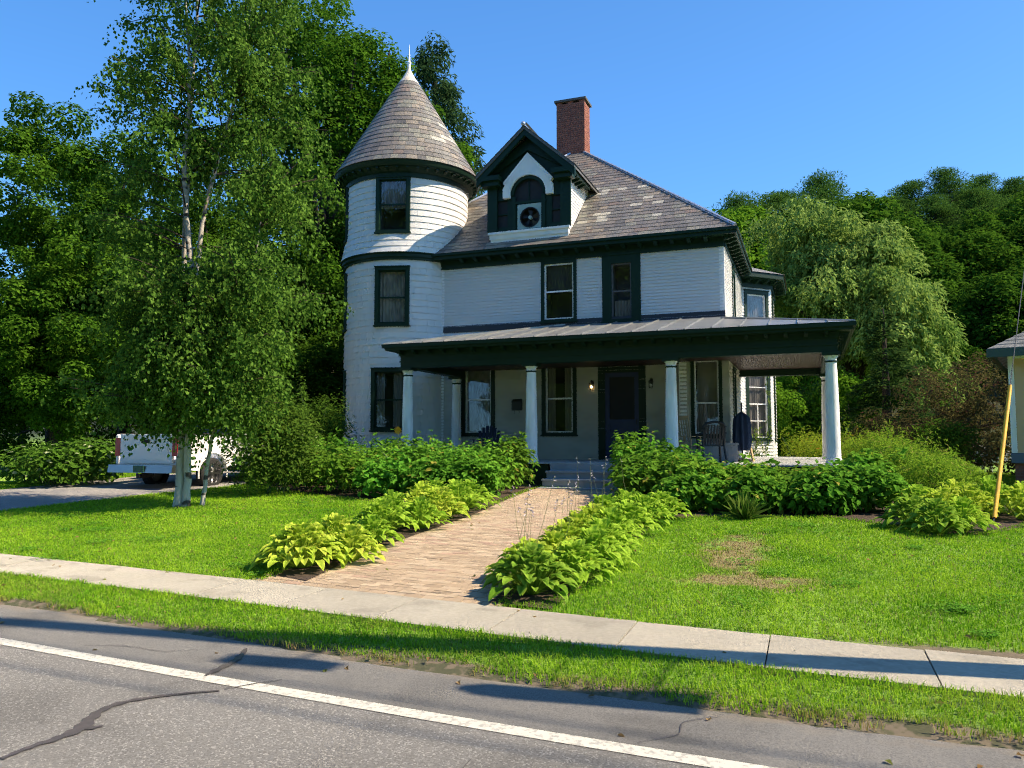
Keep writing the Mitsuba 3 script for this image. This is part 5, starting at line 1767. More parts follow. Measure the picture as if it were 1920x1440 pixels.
for i, c in enumerate(blobs):
    near_ = pool[(pool[:, 2] < c[2] - .2) & (pool[:, 2] > c[2] - 2.6)]
    s = near_[np.argmin(np.linalg.norm(near_ - c, axis=1) + r.uniform(0, .5, len(near_)))] if len(near_) else pool[3]
    tt = np.linspace(0, 1, 6)[:, None]
    mid = (s + c) / 2 + [0, 0, .22]
    q = (1 - tt) ** 2 * s + 2 * tt * (1 - tt) * mid + tt ** 2 * c
    br.tube(q, np.linspace(.016, .005, 6), 5, cap=False)
    for w in range(r.integers(11, 17)):               # hanging twigs
        t = r.uniform(.35, 1.0)
        st = (1 - t) ** 2 * s + 2 * t * (1 - t) * mid + t ** 2 * c
        dr0 = unit(np.array([r.normal(), r.normal(), r.uniform(-.6, .5)]))
        ln = r.uniform(.45, 1.05)
        n = int(ln * 30)
        u = np.sort(r.uniform(.05, 1, n))[:, None]
        pp = st + dr0 * u * ln * .62 + np.array([0, 0, -1]) * (u ** 2) * ln * .62 + r.normal(0, .045, (n, 3))
        P_.append(pp)
        D_.append(unit(dr0 * .35 + np.array([0, 0, -.75]) + r.normal(0, .45, (n, 3))))
        N_.append(unit(r.normal(0, 1, (n, 3)) + dr0 * .6 + [0, 0, .35]))
        tones.append(np.full(n, .5 + r.normal(0, .16)))
P_, D_, N_, tones = np.vstack(P_), np.vstack(D_), np.vstack(N_), np.concatenate(tones)
n = len(P_)
h = np.clip(tones + r.normal(0, .22, n), 0, 1)[:, None]
col = np.array([.040, .108, .014]) * (1 - h) + np.array([.158, .290, .046]) * h
sz = r.uniform(.75, 1.3, n)
key = uniq(f'{k}__crown')
scene[key] = leafshape(leaf_mesh(P_, D_, N_, 0.070 * sz, .056 * sz, col, fold=.12), 'leaf_gloss')
add(f'{k}__branches', br, 'bark', smooth=True)
print('birch leaves', n)

# ---- the dense tree at the left edge, and its neighbours behind the birch
r = np.random.default_rng(310)
bl = np.vstack([crown_blobs(r, (-22.6, 17.6, 7.0), (3.0, 2.6, 5.4), 130, .55, .7, .3), crown_blobs(r, (-20.2, 16.9, 4.6), (2.4, 1.9, 3.0), 65, .5, .7, .3), crown_blobs(r, (-20.3, 18.6, 7.4), (1.7, 2.0, 4.0), 60, .5, .7, .3), crown_blobs(r, (-23.4, 17.0, 3.2), (2.5, 2, 2.2), 40, .5, .7)])
tree('maple_tree', 'dense mid green tree filling the left edge above the driveway', (-22.3, 18.2), bl, 125000, .13, .085, (.034, .100, .009), (.112, .235, .020), 311, fork=(-22.4, 17.9, 4.0), trunk_r=.22, droop=.35, upmix=.45)
bl = np.vstack([crown_blobs(r, (-19.4, 20.8, 6.2), (2.3, 2.2, 4.2), 85, .6, .7, .3), crown_blobs(r, (-17.6, 19.9, 4.0), (2.2, 2, 2.1), 45, .55, .7, .3)])
tree('maple_tree', 'shaded green tree behind the birch, over the bonnet of the pickup', (-18.6, 21.3), bl, 62000, .14, .085, (.034, .095, .009), (.100, .210, .018), 312, trunk_r=.25, droop=.35)
bl = np.vstack([crown_blobs(r, (-25.3, 21.6, 8.0), (2.4, 2.2, 5.0), 95, .6, .7, .3), crown_blobs(r, (-22.4, 22.0, 7.6), (1.9, 2.0, 4.2), 60, .55, .7, .3)])
tree('maple_tree', 'green tree rising between the left edge tree and the birch', (-24.0, 22.2), bl, 56000, .14, .09, (.036, .102, .009), (.108, .228, .020), 315, fork=(-24.0, 22.0, 5.0), trunk_r=.22, droop=.35)
# the tall maple behind the tower
bl = np.vstack([crown_blobs(r, (-21.2, 29.5, 11.5), (4.4, 4.0, 6.0), 150, .95, .65, .25), crown_blobs(r, (-20.0, 30.0, 17.0), (3.6, 3.6, 3.4), 75, .8, .65, .25),
                crown_blobs(r, (-18.7, 30.5, 16.0), (2.5, 2.6, 4.6), 75, .7, .65, .2), crown_blobs(r, (-22.6, 29.5, 21.0), (3.2, 3.2, 3.4), 60, .85, .65, .25), crown_blobs(r, (-18.5, 28.8, 7.0), (3.4, 3, 4.0), 70, .8, .65, .3)])
tree('tall_maple', 'tall dark leafy maple rising behind the round tower, its top out of frame', (-20.6, 30.0), bl, 100000, .19, .125, (.028, .090, .009), (.105, .230, .018), 313, trunk_r=.42, droop=.35, nl=40, fork=(-20.3, 30.0, 9.5), jit=.4)
bl = np.vstack([crown_blobs(r, (-17.0, 32.0, 16.0), (1.3, 1.5, 2.6), 26, .55, .65, .2), crown_blobs(r, (-15.6, 32.6, 14.6), (1.0, 1.2, 1.6), 14, .5, .65, .2), crown_blobs(r, (-16.6, 32, 9.5), (1.6, 1.6, 3.0), 30, .6, .65)])
tree('leafy_tree', 'bright green leafy tree showing on both sides of the tower roof', (-15.9, 32.5), bl, 12000, .19, .125, (.040, .115, .010), (.125, .26, .02), 314, trunk_r=.2, fork=(-16.6, 32.3, 11))


def conifer(name, label, base, H_, R, n, seed, lo, hi, L=.32, W=.10, z0=.12, group=None, whorl=.55, drop=.25, bare=0.0):
    """A spire of drooping boughs set with needle sprays."""
    r = np.random.default_rng(seed)
    k = thing(name, label, 'tree', group)
    b = G(*base)
    add(f'{k}__trunk', MB().tube([b - [0, 0, .2], b + [0, 0, H_ * .5], b + [0, 0, H_]], [R * .10, R * .06, .02], 8), 'bark', smooth=True)
    key = uniq(f'{k}__crown')
    scene[key] = leafshape(conifer_leaves(r, b, H_, R, n, lo, hi, L, W, z0, whorl, drop, bare))
    return k


def conifer_leaves(r, b, H_, R, n, lo, hi, L, W, z0, whorl, drop, bare):
    P_, D_, N_, C_ = [], [], [], []
    levels = np.arange(H_ * z0, H_ * .99, whorl)
    tot = sum((1 - z / H_) + .06 for z in levels)
    for z in levels:
        rr = R * ((1 - (z / H_)) ** .85 + .03) * r.uniform(.75, 1.15)
        nb = max(4, int(5 + 5 * rr / R))
        for j in range(nb):
            if r.random() < bare:
                continue
            a = r.uniform(0, 2 * PI)
            ln = rr * r.uniform(.65, 1.15)
            m = max(4, int(n / len(levels) / nb * ((1 - z / H_) + .06) / (tot / len(levels))))
            t = r.uniform(.12, 1, m) ** .75
            o = np.array([math.cos(a), math.sin(a), 0])
            s = np.array([-math.sin(a), math.cos(a), 0])
            wv = ln * .30 * (1 - t * .6)
            lat = r.uniform(-1, 1, m)
            p = b + [0, 0, z] + o * (t * ln)[:, None] + s * (lat * wv)[:, None] + np.array([0, 0, 1]) * (ln * (.10 * t - drop * t ** 1.6) + r.normal(0, .05, m))[:, None]
            P_.append(p)
            D_.append(unit(o + s * lat[:, None] * .9 + r.normal(0, .3, (m, 3)) + [0, 0, -.15]))
            N_.append(unit(np.array([0, 0, 1]) + r.normal(0, .45, (m, 3))))
            h = np.clip(r.normal(.5, .25, m) + r.normal(0, .15), 0, 1)[:, None]
            C_.append(np.array(lo) * (1 - h) + np.array(hi) * h)
    P_, D_, N_, C_ = (np.vstack(x) for x in (P_, D_, N_, C_))
    sz = r.uniform(.7, 1.3, len(P_))
    return leaf_mesh(P_, D_, N_, L * sz, W * sz, C_, fold=.1)


bl = []
for z in np.arange(8, 24.2, .55):
    rr = (24.8 - z) * .34 + .2
    for j in range(int(3 + rr * 4)):
        a, q = r.uniform(0, 2 * PI), rr * r.uniform(.55, 1.0)
        bl.append([-19.3 + q * math.cos(a), 38.5 + q * math.sin(a), z + r.normal(0, .2), .55, .55, .42])
tree('spruce_tree', 'dense dark spruce just right of the tower finial', (-19.3, 38.5), np.array(bl), 30000, .34, .10, (.022, .058, .020), (.062, .115, .040), 320, fork=(-19.3, 38.5, 22.0), trunk_r=.2, nl=4, droop=.9, upmix=.25)
# understorey and wood behind the driveway
UN = 'dark understorey trees behind the driveway'
for i, (x, y, z, R, n) in enumerate([(-24.0, 25, 3.2, 3.4, 12000), (-27.5, 22, 3.4, 3.6, 10000), (-19.6, 27, 3.0, 3.2, 12000), (-16.3, 26.5, 3.2, 2.7, 12000), (-22.5, 30, 4.6, 4.0, 9000), (-29, 28, 5, 4.5, 9000), (-26, 34, 6, 5, 8000), (-33, 25, 5, 4.5, 7000), (-15.6, 24.2, 2.6, 1.7, 9000)]):
    bl = crown_blobs(r, (x, y, z + .3), (R, R * .8, z * 1.0), 48, R * .24, .75, .35)
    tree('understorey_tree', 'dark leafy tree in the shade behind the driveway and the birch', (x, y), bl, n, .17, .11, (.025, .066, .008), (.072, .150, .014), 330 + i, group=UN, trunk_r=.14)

# ---- right side: trees behind the porch and up the hill
def willow():
    r = np.random.default_rng(350)
    k = thing('willow_tree', 'large pale green weeping willow with hanging curtains of leaves behind the porch', 'tree')
    b = G(2.2, 41.0)
    C = []
    env = [((0.4, 41.3, 12.6), (2.4, 2.4, 1.9), 26), ((2.3, 41, 11.9), (2.2, 2.2, 1.8), 26), ((0.9, 40, 9.8), (2.9, 2.4, 2.2), 26), ((3.7, 40.2, 9.2), (2.1, 2.4, 1.8), 26), ((4.6, 39.8, 6.8), (2.1, 2.4, 1.6), 24), ((3.1, 39.5, 7.0), (2.6, 2.4, 1.8), 20), ((5.6, 39.3, 5.0), (1.2, 1.6, 1.3), 12), ((1.1, 38.6, 3.0), (1.5, 1.6, 1.4), 12)]
    for c, R, n in env:
        c = (c[0] - (.9 if c[0] > 3 else .2), c[1], c[2] * .875)
        bb = crown_blobs(r, c, np.array(R), int(n * .8), .85, .8, .1, bottom=-.35)
        C.append(bb)
    C = np.vstack(C)
    m = MB()
    limbs(m, b - [0, 0, .2], C, r, .38, (2.3, 41, 5.5), 34)
    add(f'{k}__trunk', m, 'bark', smooth=True)
    P_, D_, N_, T_ = [], [], [], []
    for c in C:
        tone = r.normal(.5, .16)
        sc = r.uniform(.8, 1.45)
        for s in range(34):
            o = sphere(r, 1)[0]
            o[2] = abs(o[2]) * .8 + .1
            st = c[:3] + o * c[3:6] * sc * r.uniform(.75, 1.05)
            ln = r.uniform(.35, 1.25)
            n = int(ln * 26)
            u = np.sort(r.uniform(0, 1, n))[:, None]
            out = np.array([o[0], o[1], 0]) * .5
            P_.append(st + out * u * .7 + np.array([0, 0, -1]) * (u ** 1.4) * ln + r.normal(0, .09, (n, 3)))
            D_.append(unit(np.array([0, 0, -.8]) + out + r.normal(0, .55, (n, 3))))
            N_.append(unit(np.array([o[0], o[1], .7]) + r.normal(0, .5, (n, 3))))
            T_.append(np.full(n, tone))
    P_, D_, N_, T_ = np.vstack(P_), np.vstack(D_), np.vstack(N_), np.concatenate(T_)
    h = np.clip(T_ + r.normal(0, .22, len(P_)), 0, 1)[:, None]
    col = np.array([.115, .210, .036]) * (1 - h) + np.array([.335, .455, .110]) * h
    sz = r.uniform(.7, 1.3, len(P_))
    key = uniq(f'{k}__crown')
    scene[key] = leafshape(leaf_mesh(P_, D_, N_, .27 * sz, .095 * sz, col, fold=.1))
    print('willow leaves', len(P_))


willow()
conifer('hemlock_tree', 'dark feathery young hemlock in front of the willow, right of the corner column', (2.9, 34.5), 6.4, 2.5, 9000, 360, (.024, .060, .016), (.070, .130, .030), L=.26, W=.09, z0=.02, whorl=.3, drop=.3)
for i, (x, y, h, R, lab) in enumerate([(-.4, 38.0, 5.0, 2.4, 'bright green bush seen under the porch roof beyond the far column'), (-1.7, 36.5, 4.4, 2.0, 'bright green bush seen under the porch roof beside the rear bay'), (1.6, 36.5, 3.4, 1.6, 'green bush seen between the two right hand porch columns')]):
    bl = crown_blobs(r, (x, y, h * .52 + .5), (R, R, h * .55), 40, R * .26, .75, .3)
    tree('bush', lab, (x, y), bl, 9000, .16, .10, (.075, .19, .014), (.18, .35, .026), 370 + i, cat='bush', trunk_r=.08)
bl = np.vstack([crown_blobs(r, (4.7, 29.6, 2.3), (2.2, 1.9, 1.9), 60, .42, .8, .3), crown_blobs(r, (2.9, 29.8, 1.7), (1.3, 1.4, 1.3), 26, .36, .8, .3), crown_blobs(r, (5.9, 31.4, 2.9), (1.2, 1.2, 1.9), 26, .34, .9, .3)])
tree('ninebark_shrub', 'wide purple brown leaved shrub beside the neighbouring house', (4.6, 30.7), bl, 15000, .12, .065, (.055, .052, .022), (.150, .135, .050), 380, cat='shrub', trunk_r=.06, rare=(.10, .045, .035), p=.07)


def protos():
    """Two leafy crowns and two pine crowns of unit-free size, shared by the trees of the far wood."""
    out = {}
    for i in range(3):
        r = np.random.default_rng(400 + i)
        bl = np.vstack([crown_blobs(r, (0, 0, 9.0), (4.2, 4.2, 5.0), 75, 1.15, .7, .25, -.7), crown_blobs(r, (0, 0, 12.8), (2.6, 2.6, 2.8), 28, .9, .7, .2)])
        m = MB()
        limbs(m, (0, 0, -1), bl, r, .32, (0, 0, 7), 14)
        col = [((.026, .078, .009), (.084, .185, .016)), ((.034, .096, .010), (.102, .215, .018)), ((.062, .150, .012), (.150, .300, .022))][i]
        out[f'broad{i}'] = (ply(m.mesh(), 'bark', smooth=True), leafshape(blob_leaves(r, bl, 15000, .42, .26, *col, droop=.25, upmix=.5, jit=.35)))
    for i in range(2):
        r = np.random.default_rng(420 + i)
        P_ = []
        m = MB().tube([(0, 0, -1), (.1, 0, 9), (0, .1, 18)], [.30, .2, .04], 8)
        bl = []
        for z in np.arange(5.0, 18.6, .62):
            rr = np.interp(z, [5, 9, 13, 16, 18.6], [3.2, 4.3, 3.9, 2.5, .35])
            for j in range(6):
                a = r.uniform(0, 2 * PI)
                L = rr * r.uniform(.45, 1.2)
                e = np.array([math.cos(a) * L, math.sin(a) * L, z + .13 * L + r.normal(0, .3)])
                m.tube([(0, 0, z - .2), e * [.5, .5, 1] - [0, 0, .15], e], [.06, .04, .015], 4)
                for t in (.35, .62, .85, 1.0):
                    s = (.60 - .2 * abs(t - .7)) * r.uniform(.5, 1.5)
                    bl.append([e[0] * t + r.normal(0, .3), e[1] * t + r.normal(0, .3), z + (e[2] - z) * t + r.normal(.1, .15), s * 1.3, s * 1.3, s * .5])
        for j in range(5):
            q = r.normal(0, .5, 2)
            bl.append([*q, 18.3 - 1.4 * np.hypot(*q) + r.uniform(0, .5), .16, .16, .5])
        bl = np.array(bl)
        out[f'pine{i}'] = (ply(m.mesh(), 'bark', smooth=True), leafshape(blob_leaves(r, bl, 26000, .34, .075, (.032, .090, .016), (.105, .205, .034), droop=-.25, upmix=.45, jit=.7)))
    return out


PROT = protos()


def far_tree(kind, x, y, s, rot, label, group, name):
    k = thing(name, label, 'tree', group)
    b = G(x, y)
    M = T4().translate(b.tolist()).rotate([0, 0, 1], rot).scale([s[0], s[0], s[1]])
    tr, cr = PROT[kind]
    scene[uniq(f'{k}__trunk')] = {**tr, 'to_world': M}
    scene[uniq(f'{k}__crown')] = {**cr, 'to_world': M}


WB, WP = 'leafy trees of the wood behind the house', 'tall pines on the wooded hill'
LB_, LP = 'broad leafy tree in the wood behind the willow and the house', 'tall pine standing against the sky on the wooded hill'
FAR = [('broad2', -5.97, 58.5, 17.0, LB_), ('broad2', -3.6, 62.5, 15.6, LB_), ('broad1', -1.06, 62.7, 14.6, LB_), ('broad2', -8.5, 56.5, 14.0, LB_), ('broad1', 1.8, 64.0, 12.5, LB_), ('pine0', -2.16, 68.4, 17.6, LP),
       ('pine1', 1.53, 73.9, 18.6, LP), ('pine1', -5.0, 66.0, 17.6, LP), ('pine0', 7.37, 84.7, 15.5, LP), ('pine0', 10.16, 89.7, 18.2, LP), ('pine1', 13.51, 88.8, 18.8, LP), ('pine0', 17.92, 94.7, 17.5, LP), ('pine1', 20.87, 93.8, 16.6, LP),
       ('pine1', 11.8, 84.0, 16.0, LP), ('pine0', 16.0, 86.5, 16.2, LP), ('pine0', 24.5, 97.0, 16.5, LP), ('broad0', 6.37, 63.4, 13.6, LB_), ('broad0', 9.96, 69.0, 12.8, LB_), ('broad1', 12.29, 67.9, 11.4, LB_), ('broad0', 16.0, 73.4, 12.4, LB_),
       ('broad1', 5.52, 71.6, 12.5, LB_), ('broad0', 10.9, 53.5, 9.6, LB_), ('broad0', 8.2, 57.0, 9.4, LB_), ('broad0', 14.5, 58.5, 10.5, LB_), ('broad1', 9.2, 76.0, 12.5, LB_), ('broad0', 13.8, 77.5, 13.0, LB_), ('broad1', 18.5, 80.0, 13.5, LB_), ('broad0', 20.5, 67.0, 13.5, LB_),
       ('broad0', 4.2, 57.5, 11.0, LB_), ('broad0', 12.0, 47.5, 7.4, LB_), ('broad1', 15.5, 50.0, 8.6, LB_), ('broad0', 7.2, 49.0, 7.0, LB_), ('broad0', .0, 54.0, 10.5, LB_), ('broad1', -3.5, 50.5, 9.5, LB_), ('broad0', 3.0, 50.0, 7.5, LB_),
       ('broad1', 4.4, 66.5, 15.5, LB_), ('pine0', 5.4, 83.5, 16.0, LP), ('pine1', 8.7, 87.0, 16.6, LP), ('pine1', 15.4, 92.5, 16.2, LP), ('pine0', 19.4, 93.5, 15.8, LP), ('pine1', 22.6, 95.5, 15.8, LP), ('pine0', -.2, 71.0, 16.2, LP), ('broad2', -7.4, 60.5, 16.4, LB_), ('broad1', 3.0, 70.0, 15.0, LB_), ('pine1', 4.2, 80.0, 16.0, LP), ('broad0', -30.5, 44.0, 13.0, LB_), ('broad1', -37.0, 40.0, 12.5, LB_), ('broad0', -43.0, 36.0, 13.0, LB_), ('broad0', -26.0, 50.0, 13.0, LB_), ('broad1', -48.0, 30.0, 13.0, LB_), ('broad0', -21.5, 47.0, 10.5, LB_)]
rr_ = np.random.default_rng(99)
rank = sorted([(x * math.cos(YAW) + y * math.sin(YAW)) / (y * math.cos(YAW) - x * math.sin(YAW)) for q, x, y, h, t in FAR if q[0] == 'p'])
for kind, x, y, h, lab in FAR:
    h *= .94 if kind[0] == 'p' and x > 7 else 1
    s = h / (15.3 if kind[0] == 'b' else 18.6)
    w = (s * rr_.uniform(.95, 1.15) if kind[0] == 'b' else s * rr_.uniform(.95, 1.2))
    if kind[0] == 'p':
        lab = f'tall pine on the wooded hill, {ORD[rank.index((x * math.cos(YAW) + y * math.sin(YAW)) / (y * math.cos(YAW) - x * math.sin(YAW)))]} pine from the left along the skyline'
    far_tree(kind, x, y, (w, s), float(rr_.uniform(0, 360)), lab, WB if kind[0] == 'b' else WP, 'wood_tree' if kind[0] == 'b' else 'pine_tree')

# ================================================================== the pickup
pbr('truck_white', (.72, .72, .71), .3, clearcoat=.6)
pbr('tyre', (.018, .018, .018), .85)
scene['chrome'] = {'type': 'twosided', 'bsdf': {'type': 'principled', 'base_color': rgb(.36, .36, .37), 'roughness': .35, 'metallic': 1.0}}
pbr('truck_glass', (.01, .012, .014), .08)
pbr('tail_red', (.38, .012, .012), .25)
pbr('plate_green', (.02, .09, .05), .5)
TK = thing('pickup_truck', 'white pickup parked on the driveway behind the birch, tailgate towards the road', 'truck')
tx0, tx1, ty = -15.35, -13.47, 14.02
tg = float(gz(-14.4, 15.5)) - .10
W0 = Frame((tx1, 0, 0), (0, 1))                      # right flank, u = y
side = Polygon([(ty + .02, .62), (ty, 1.28), (ty + .06, 1.32), (ty + 1.98, 1.30), (ty + 2.0, 1.36), (ty + 2.20, 1.88), (ty + 2.45, 1.96), (ty + 3.5, 1.98), (ty + 3.85, 1.90), (ty + 4.25, 1.38), (ty + 5.25, 1.28), (ty + 5.55, 1.15), (ty + 5.62, .6), (ty + 5.5, .45), (ty + .5, .45)])
arch = unary_union([Point(ty + 1.14, .38).buffer(.47, 16), Point(ty + 4.75, .38).buffer(.47, 16)])
m = MB()
flank = side.difference(arch).difference(Polygon([(ty + .1, 1.28), (ty + .1, 3), (ty + 1.97, 3), (ty + 1.97, 1.28)]))
Fz = lambda u, n, z: W0(u, n, z + tg)
Fz.flip = False
m.poly(flank, Fz, -.07, 0)
Fl = lambda u, n, z: W0(u, n - (tx1 - tx0) + .07, z + tg)
Fl.flip = False
m.poly(flank, Fl, -.07, 0)
m.box(tx0 + .07, tx1 - .07, ty + .06, ty + 5.5, tg + .46, tg + .72)
m.box(tx0 + .07, tx1 - .07, ty + 1.92, ty + 2.0, tg + .72, tg + 1.32)
m.box(tx0 + .1, tx1 - .1, ty + 2.45, ty + 3.6, tg + 1.93, tg + 1.975)
m.box(tx0 + .07, tx1 - .07, ty + 4.2, ty + 5.5, tg + 1.2, tg + 1.28)
for yy, rr in ((ty + 1.14, 1), (ty + 4.75, 1)):
    for x0 in (tx1 - .01, tx0 - .02):
        th = np.linspace(-.25, PI + .25, 20)
        m.tube([(x0 + .015, yy + .485 * math.cos(t), tg + .38 + .485 * math.sin(t)) for t in th], .022, 6)
add(f'{TK}__body', m, 'truck_white')
k = add(f'{TK}__tailgate', MB().box(tx0 + .16, tx1 - .16, ty - .012, ty + .05, tg + .64, tg + 1.31).box(tx0 + .2, tx1 - .2, ty - .03, ty - .012, tg + 1.20, tg + 1.29).box(tx0 + .28, tx1 - .28, ty - .022, ty - .012, tg + .72, tg + 1.10), 'truck_white')
add(f'{k}__handle', MB().box(-14.52, -14.30, ty - .045, ty - .022, tg + 1.10, tg + 1.18), 'tyre')
for x in (tx0 + .08, tx1 - .08):
    add(f'{TK}__taillight', MB().box(x - .075, x + .075, ty - .02, ty + .06, tg + .80, tg + 1.22), 'tail_red')
m = MB().hexa([(tx0 - .02, ty - .20, tg + .42), (tx1 + .02, ty - .20, tg + .42), (tx1 + .02, ty + .05, tg + .42), (tx0 - .02, ty + .05, tg + .42), (tx0 - .02, ty - .17, tg + .60), (tx1 + .02, ty - .17, tg + .60), (tx1 + .02, ty + .05, tg + .60), (tx0 - .02, ty + .05, tg + .60)])
b_ = add(f'{TK}__bumper', m, 'chrome')
for x in (tx0 + .035, tx1 - .035):
    add(f'{TK}__bed_rail', MB().box(x - .045, x + .045, ty + .05, ty + 1.96, tg + 1.29, tg + 1.335), 'tyre')
for y in (ty + 1.985, ty + 3.04, ty + 3.86):
    add(f'{TK}__panel_gap', MB().box(tx1 + .001, tx1 + .004, y - .006, y + .006, tg + .52, tg + 1.29), 'tyre')
add(f'{TK}__rocker_trim', MB().box(tx1 - .005, tx1 + .012, ty + 1.66, ty + 4.2, tg + .45, tg + .53), 'tyre')
add(f'{TK}__mirror', MB().box(tx1, tx1 + .2, ty + 3.62, ty + 3.72, tg + 1.38, tg + 1.58), 'tyre')
add(f'{TK}__licence_plate', MB().box(-14.57, -14.25, ty - .215, ty - .205, tg + .43, tg + .585), 'plate_green')
add(f'{TK}__hitch', MB().box(-14.46, -14.36, ty - .22, ty + .2, tg + .30, tg + .40), 'tyre')
for a, b in (((ty + 2.38, 1.42), (ty + 3.0, 1.9)), ((ty + 3.08, 1.42), (ty + 3.72, 1.9))):
    for x in (tx1 + .004, tx0 - .004):
        add(f'{TK}__side_window', MB().raw([(x, a[0] - (.15 if a[0] < ty + 2.5 else 0), tg + a[1]), (x, b[0] + (.25 if b[0] > ty + 3.5 else 0), tg + a[1]), (x, b[0], tg + b[1]), (x, a[0], tg + b[1])], [[0, 1, 2, 3]]), 'truck_glass')
add(f'{TK}__rear_window', MB().raw([(tx0 + .1, ty + 2.02, tg + 1.34), (tx1 - .1, ty + 2.02, tg + 1.34), (tx1 - .18, ty + 2.3, tg + 1.92), (tx0 + .18, ty + 2.3, tg + 1.92)], [[0, 1, 2, 3]]), 'truck_glass')
add(f'{TK}__windscreen', MB().raw([(tx0 + .1, ty + 4.22, tg + 1.36), (tx1 - .1, ty + 4.22, tg + 1.36), (tx1 - .2, ty + 3.84, tg + 1.92), (tx0 + .2, ty + 3.84, tg + 1.92)], [[0, 1, 2, 3]]), 'truck_glass')
for yy in (ty + 1.14, ty + 4.75):
    for s, x in ((1, tx1), (-1, tx0)):
        def rot(mb):
            q = mb.mesh()
            v = q.vertices.copy()
            q.vertices = np.column_stack([x + s * v[:, 2], yy + v[:, 0], tg + .375 + v[:, 1]])
            return q
        w = add(f'{TK}__wheel', rot(MB().lathe([(.24, -.20), (.33, -.21), (.37, -.18), (.375, -.10), (.37, -.02), (.33, .015), (.25, .015), (.245, -.02)], n=32)), 'tyre', smooth=40)
        rm = MB().lathe([(.245, -.03), (.25, .012), (.235, .012), (.225, -.03), (.225, -.12), (0.01, -.12)], n=32)
        for i in range(6):
            a = i * PI / 3
            ca, sa = math.cos(a), math.sin(a)
            rm.hexa([(ca * .04 - sa * o * h1 * .6 if r_ == 0 else ca * .235 - sa * o * h1, sa * .04 + ca * o * h1 * .6 if r_ == 0 else sa * .235 + ca * o * h1, z) for z in (-.05, .0) for r_, o, h1 in ((0, -1, .035), (1, -1, .035), (1, 1, .035), (0, 1, .035))])
        rm.lathe([(.06, -.05), (.055, .01), (.001, .015)], n=16)
        add(f'{w}__rim', rot(rm), 'chrome', smooth=30)

# ================================================================== the neighbouring house at the right edge
NH = thing('neighbour_house', 'peach clapboard house with slate blue base band and brick foundation at the right edge', 'house')
pbr('peach_paint', proc(lambda p, n, uv: mix((.62, .44, .24), (.54, .37, .20), fbm(p.x * 3, p.y * 3, p.z * 3, 3))), .55)
pbr('slate_blue', (.10, .13, .18), .5)
pbr('grey_shingle', proc(lambda p, n, uv: mix((.10, .11, .11), (.17, .18, .18), cell_rand(p.x * 4, p.y * 3, p.z * 9))), .85)
nx0, nx1, ny0, ny1 = 4.58, 11.0, 22.0, 29.5


def addN(name, m, mat):
    """Adds a piece of the neighbouring house, which stands turned 15 degrees from ours."""
    q = m.mesh()
    t = RAD(-15)
    v = q.vertices - [nx0, ny0, 0]
    q.vertices = np.column_stack([nx0 + v[:, 0] * math.cos(t) - v[:, 1] * math.sin(t), ny0 + v[:, 0] * math.sin(t) + v[:, 1] * math.cos(t), v[:, 2]])
    return add(name, q, mat)


NF, NL = Frame((0, ny0, 0), (1, 0)), Frame((nx0, 0, 0), (0, -1))
for nm, F, a, b in (('front_wall', NF, nx0, nx1), ('left_wall', NL, -ny1, -ny0)):
    w = addN(f'{NH}__{nm}', MB().fbox(F, a, b, -.15, 0, 1.1, 3.85), 'peach_paint')
    z = 1.32
    while z < 3.6:
        addN(f'{w}__clapboard', MB().hexa([F(a, .018, z), F(b, .018, z), F(b, 0, z), F(a, 0, z), F(a, .004, z + .115), F(b, .004, z + .115), F(b, 0, z + .115), F(a, 0, z + .115)]), 'peach_paint')
        z += .104
addN(f'{NH}__corner_board', MB().fbox(NF, nx0 - .03, nx0 + .09, .0, .03, 1.3, 3.66).fbox(NL, -ny0 - .09, -ny0 + .0, 0, .03, 1.3, 3.66), 'white_trim')
addN(f'{NH}__frieze_board', MB().fbox(NF, nx0 + .09, nx1, .0, .032, 3.60, 3.72), 'white_trim')
addN(f'{NH}__base_band', MB().fbox(NF, nx0 - .04, nx1, .0, .045, 1.08, 1.32).fbox(NL, -ny1, -ny0 - .0, .0, .045, 1.08, 1.32), 'slate_blue')
f0 = addN(f'{NH}__foundation', MB().fbox(NF, nx0 + .03, nx1, -.2, -.03, .2, 1.08).fbox(NL, -ny1, -ny0 - .03, -.2, -.03, .2, 1.08), 'mortar')
m, row, z = MB(), 0, .42
while z < 1.06:
    for F, a, b in ((NF, nx0 + .02, nx0 + 2.4), (NL, -ny0 - 2.0, -ny0 - .02)):
        u = a - (row % 2) * .105
        while u < b:
            p, q = max(u, a), min(u + .2, b)
            if q - p > .04:
                m.fbox(F, p, q - .008, -.04, -.02, z, z + .062)
            u += .21
    z += .072
    row += 1
tag(addN(f'{f0}__brick', m, 'brick_red'), kind='stuff')
m = MB()
e0 = (ny0 - .45, 3.72)
pk = ((ny0 + ny1) / 2, 3.72 + .62 * ((ny1 - ny0) / 2 + .45))
hb = (ny1 - ny0) / 2 + .45
C_ = [(nx0 - .40, e0[0], e0[1]), (nx1 + .4, e0[0], e0[1]), (nx1 + .4, ny1 + .45, e0[1]), (nx0 - .40, ny1 + .45, e0[1]), (nx0 - .40 + hb, pk[0], pk[1]), (nx1 + .4, pk[0], pk[1])]
m.raw([np.array(q) + [0, 0, .10] for q in C_], [[0, 1, 5], [0, 5, 4], [2, 3, 4], [2, 4, 5], [3, 0, 4]])
rf = addN(f'{NH}__roof', m, 'grey_shingle')
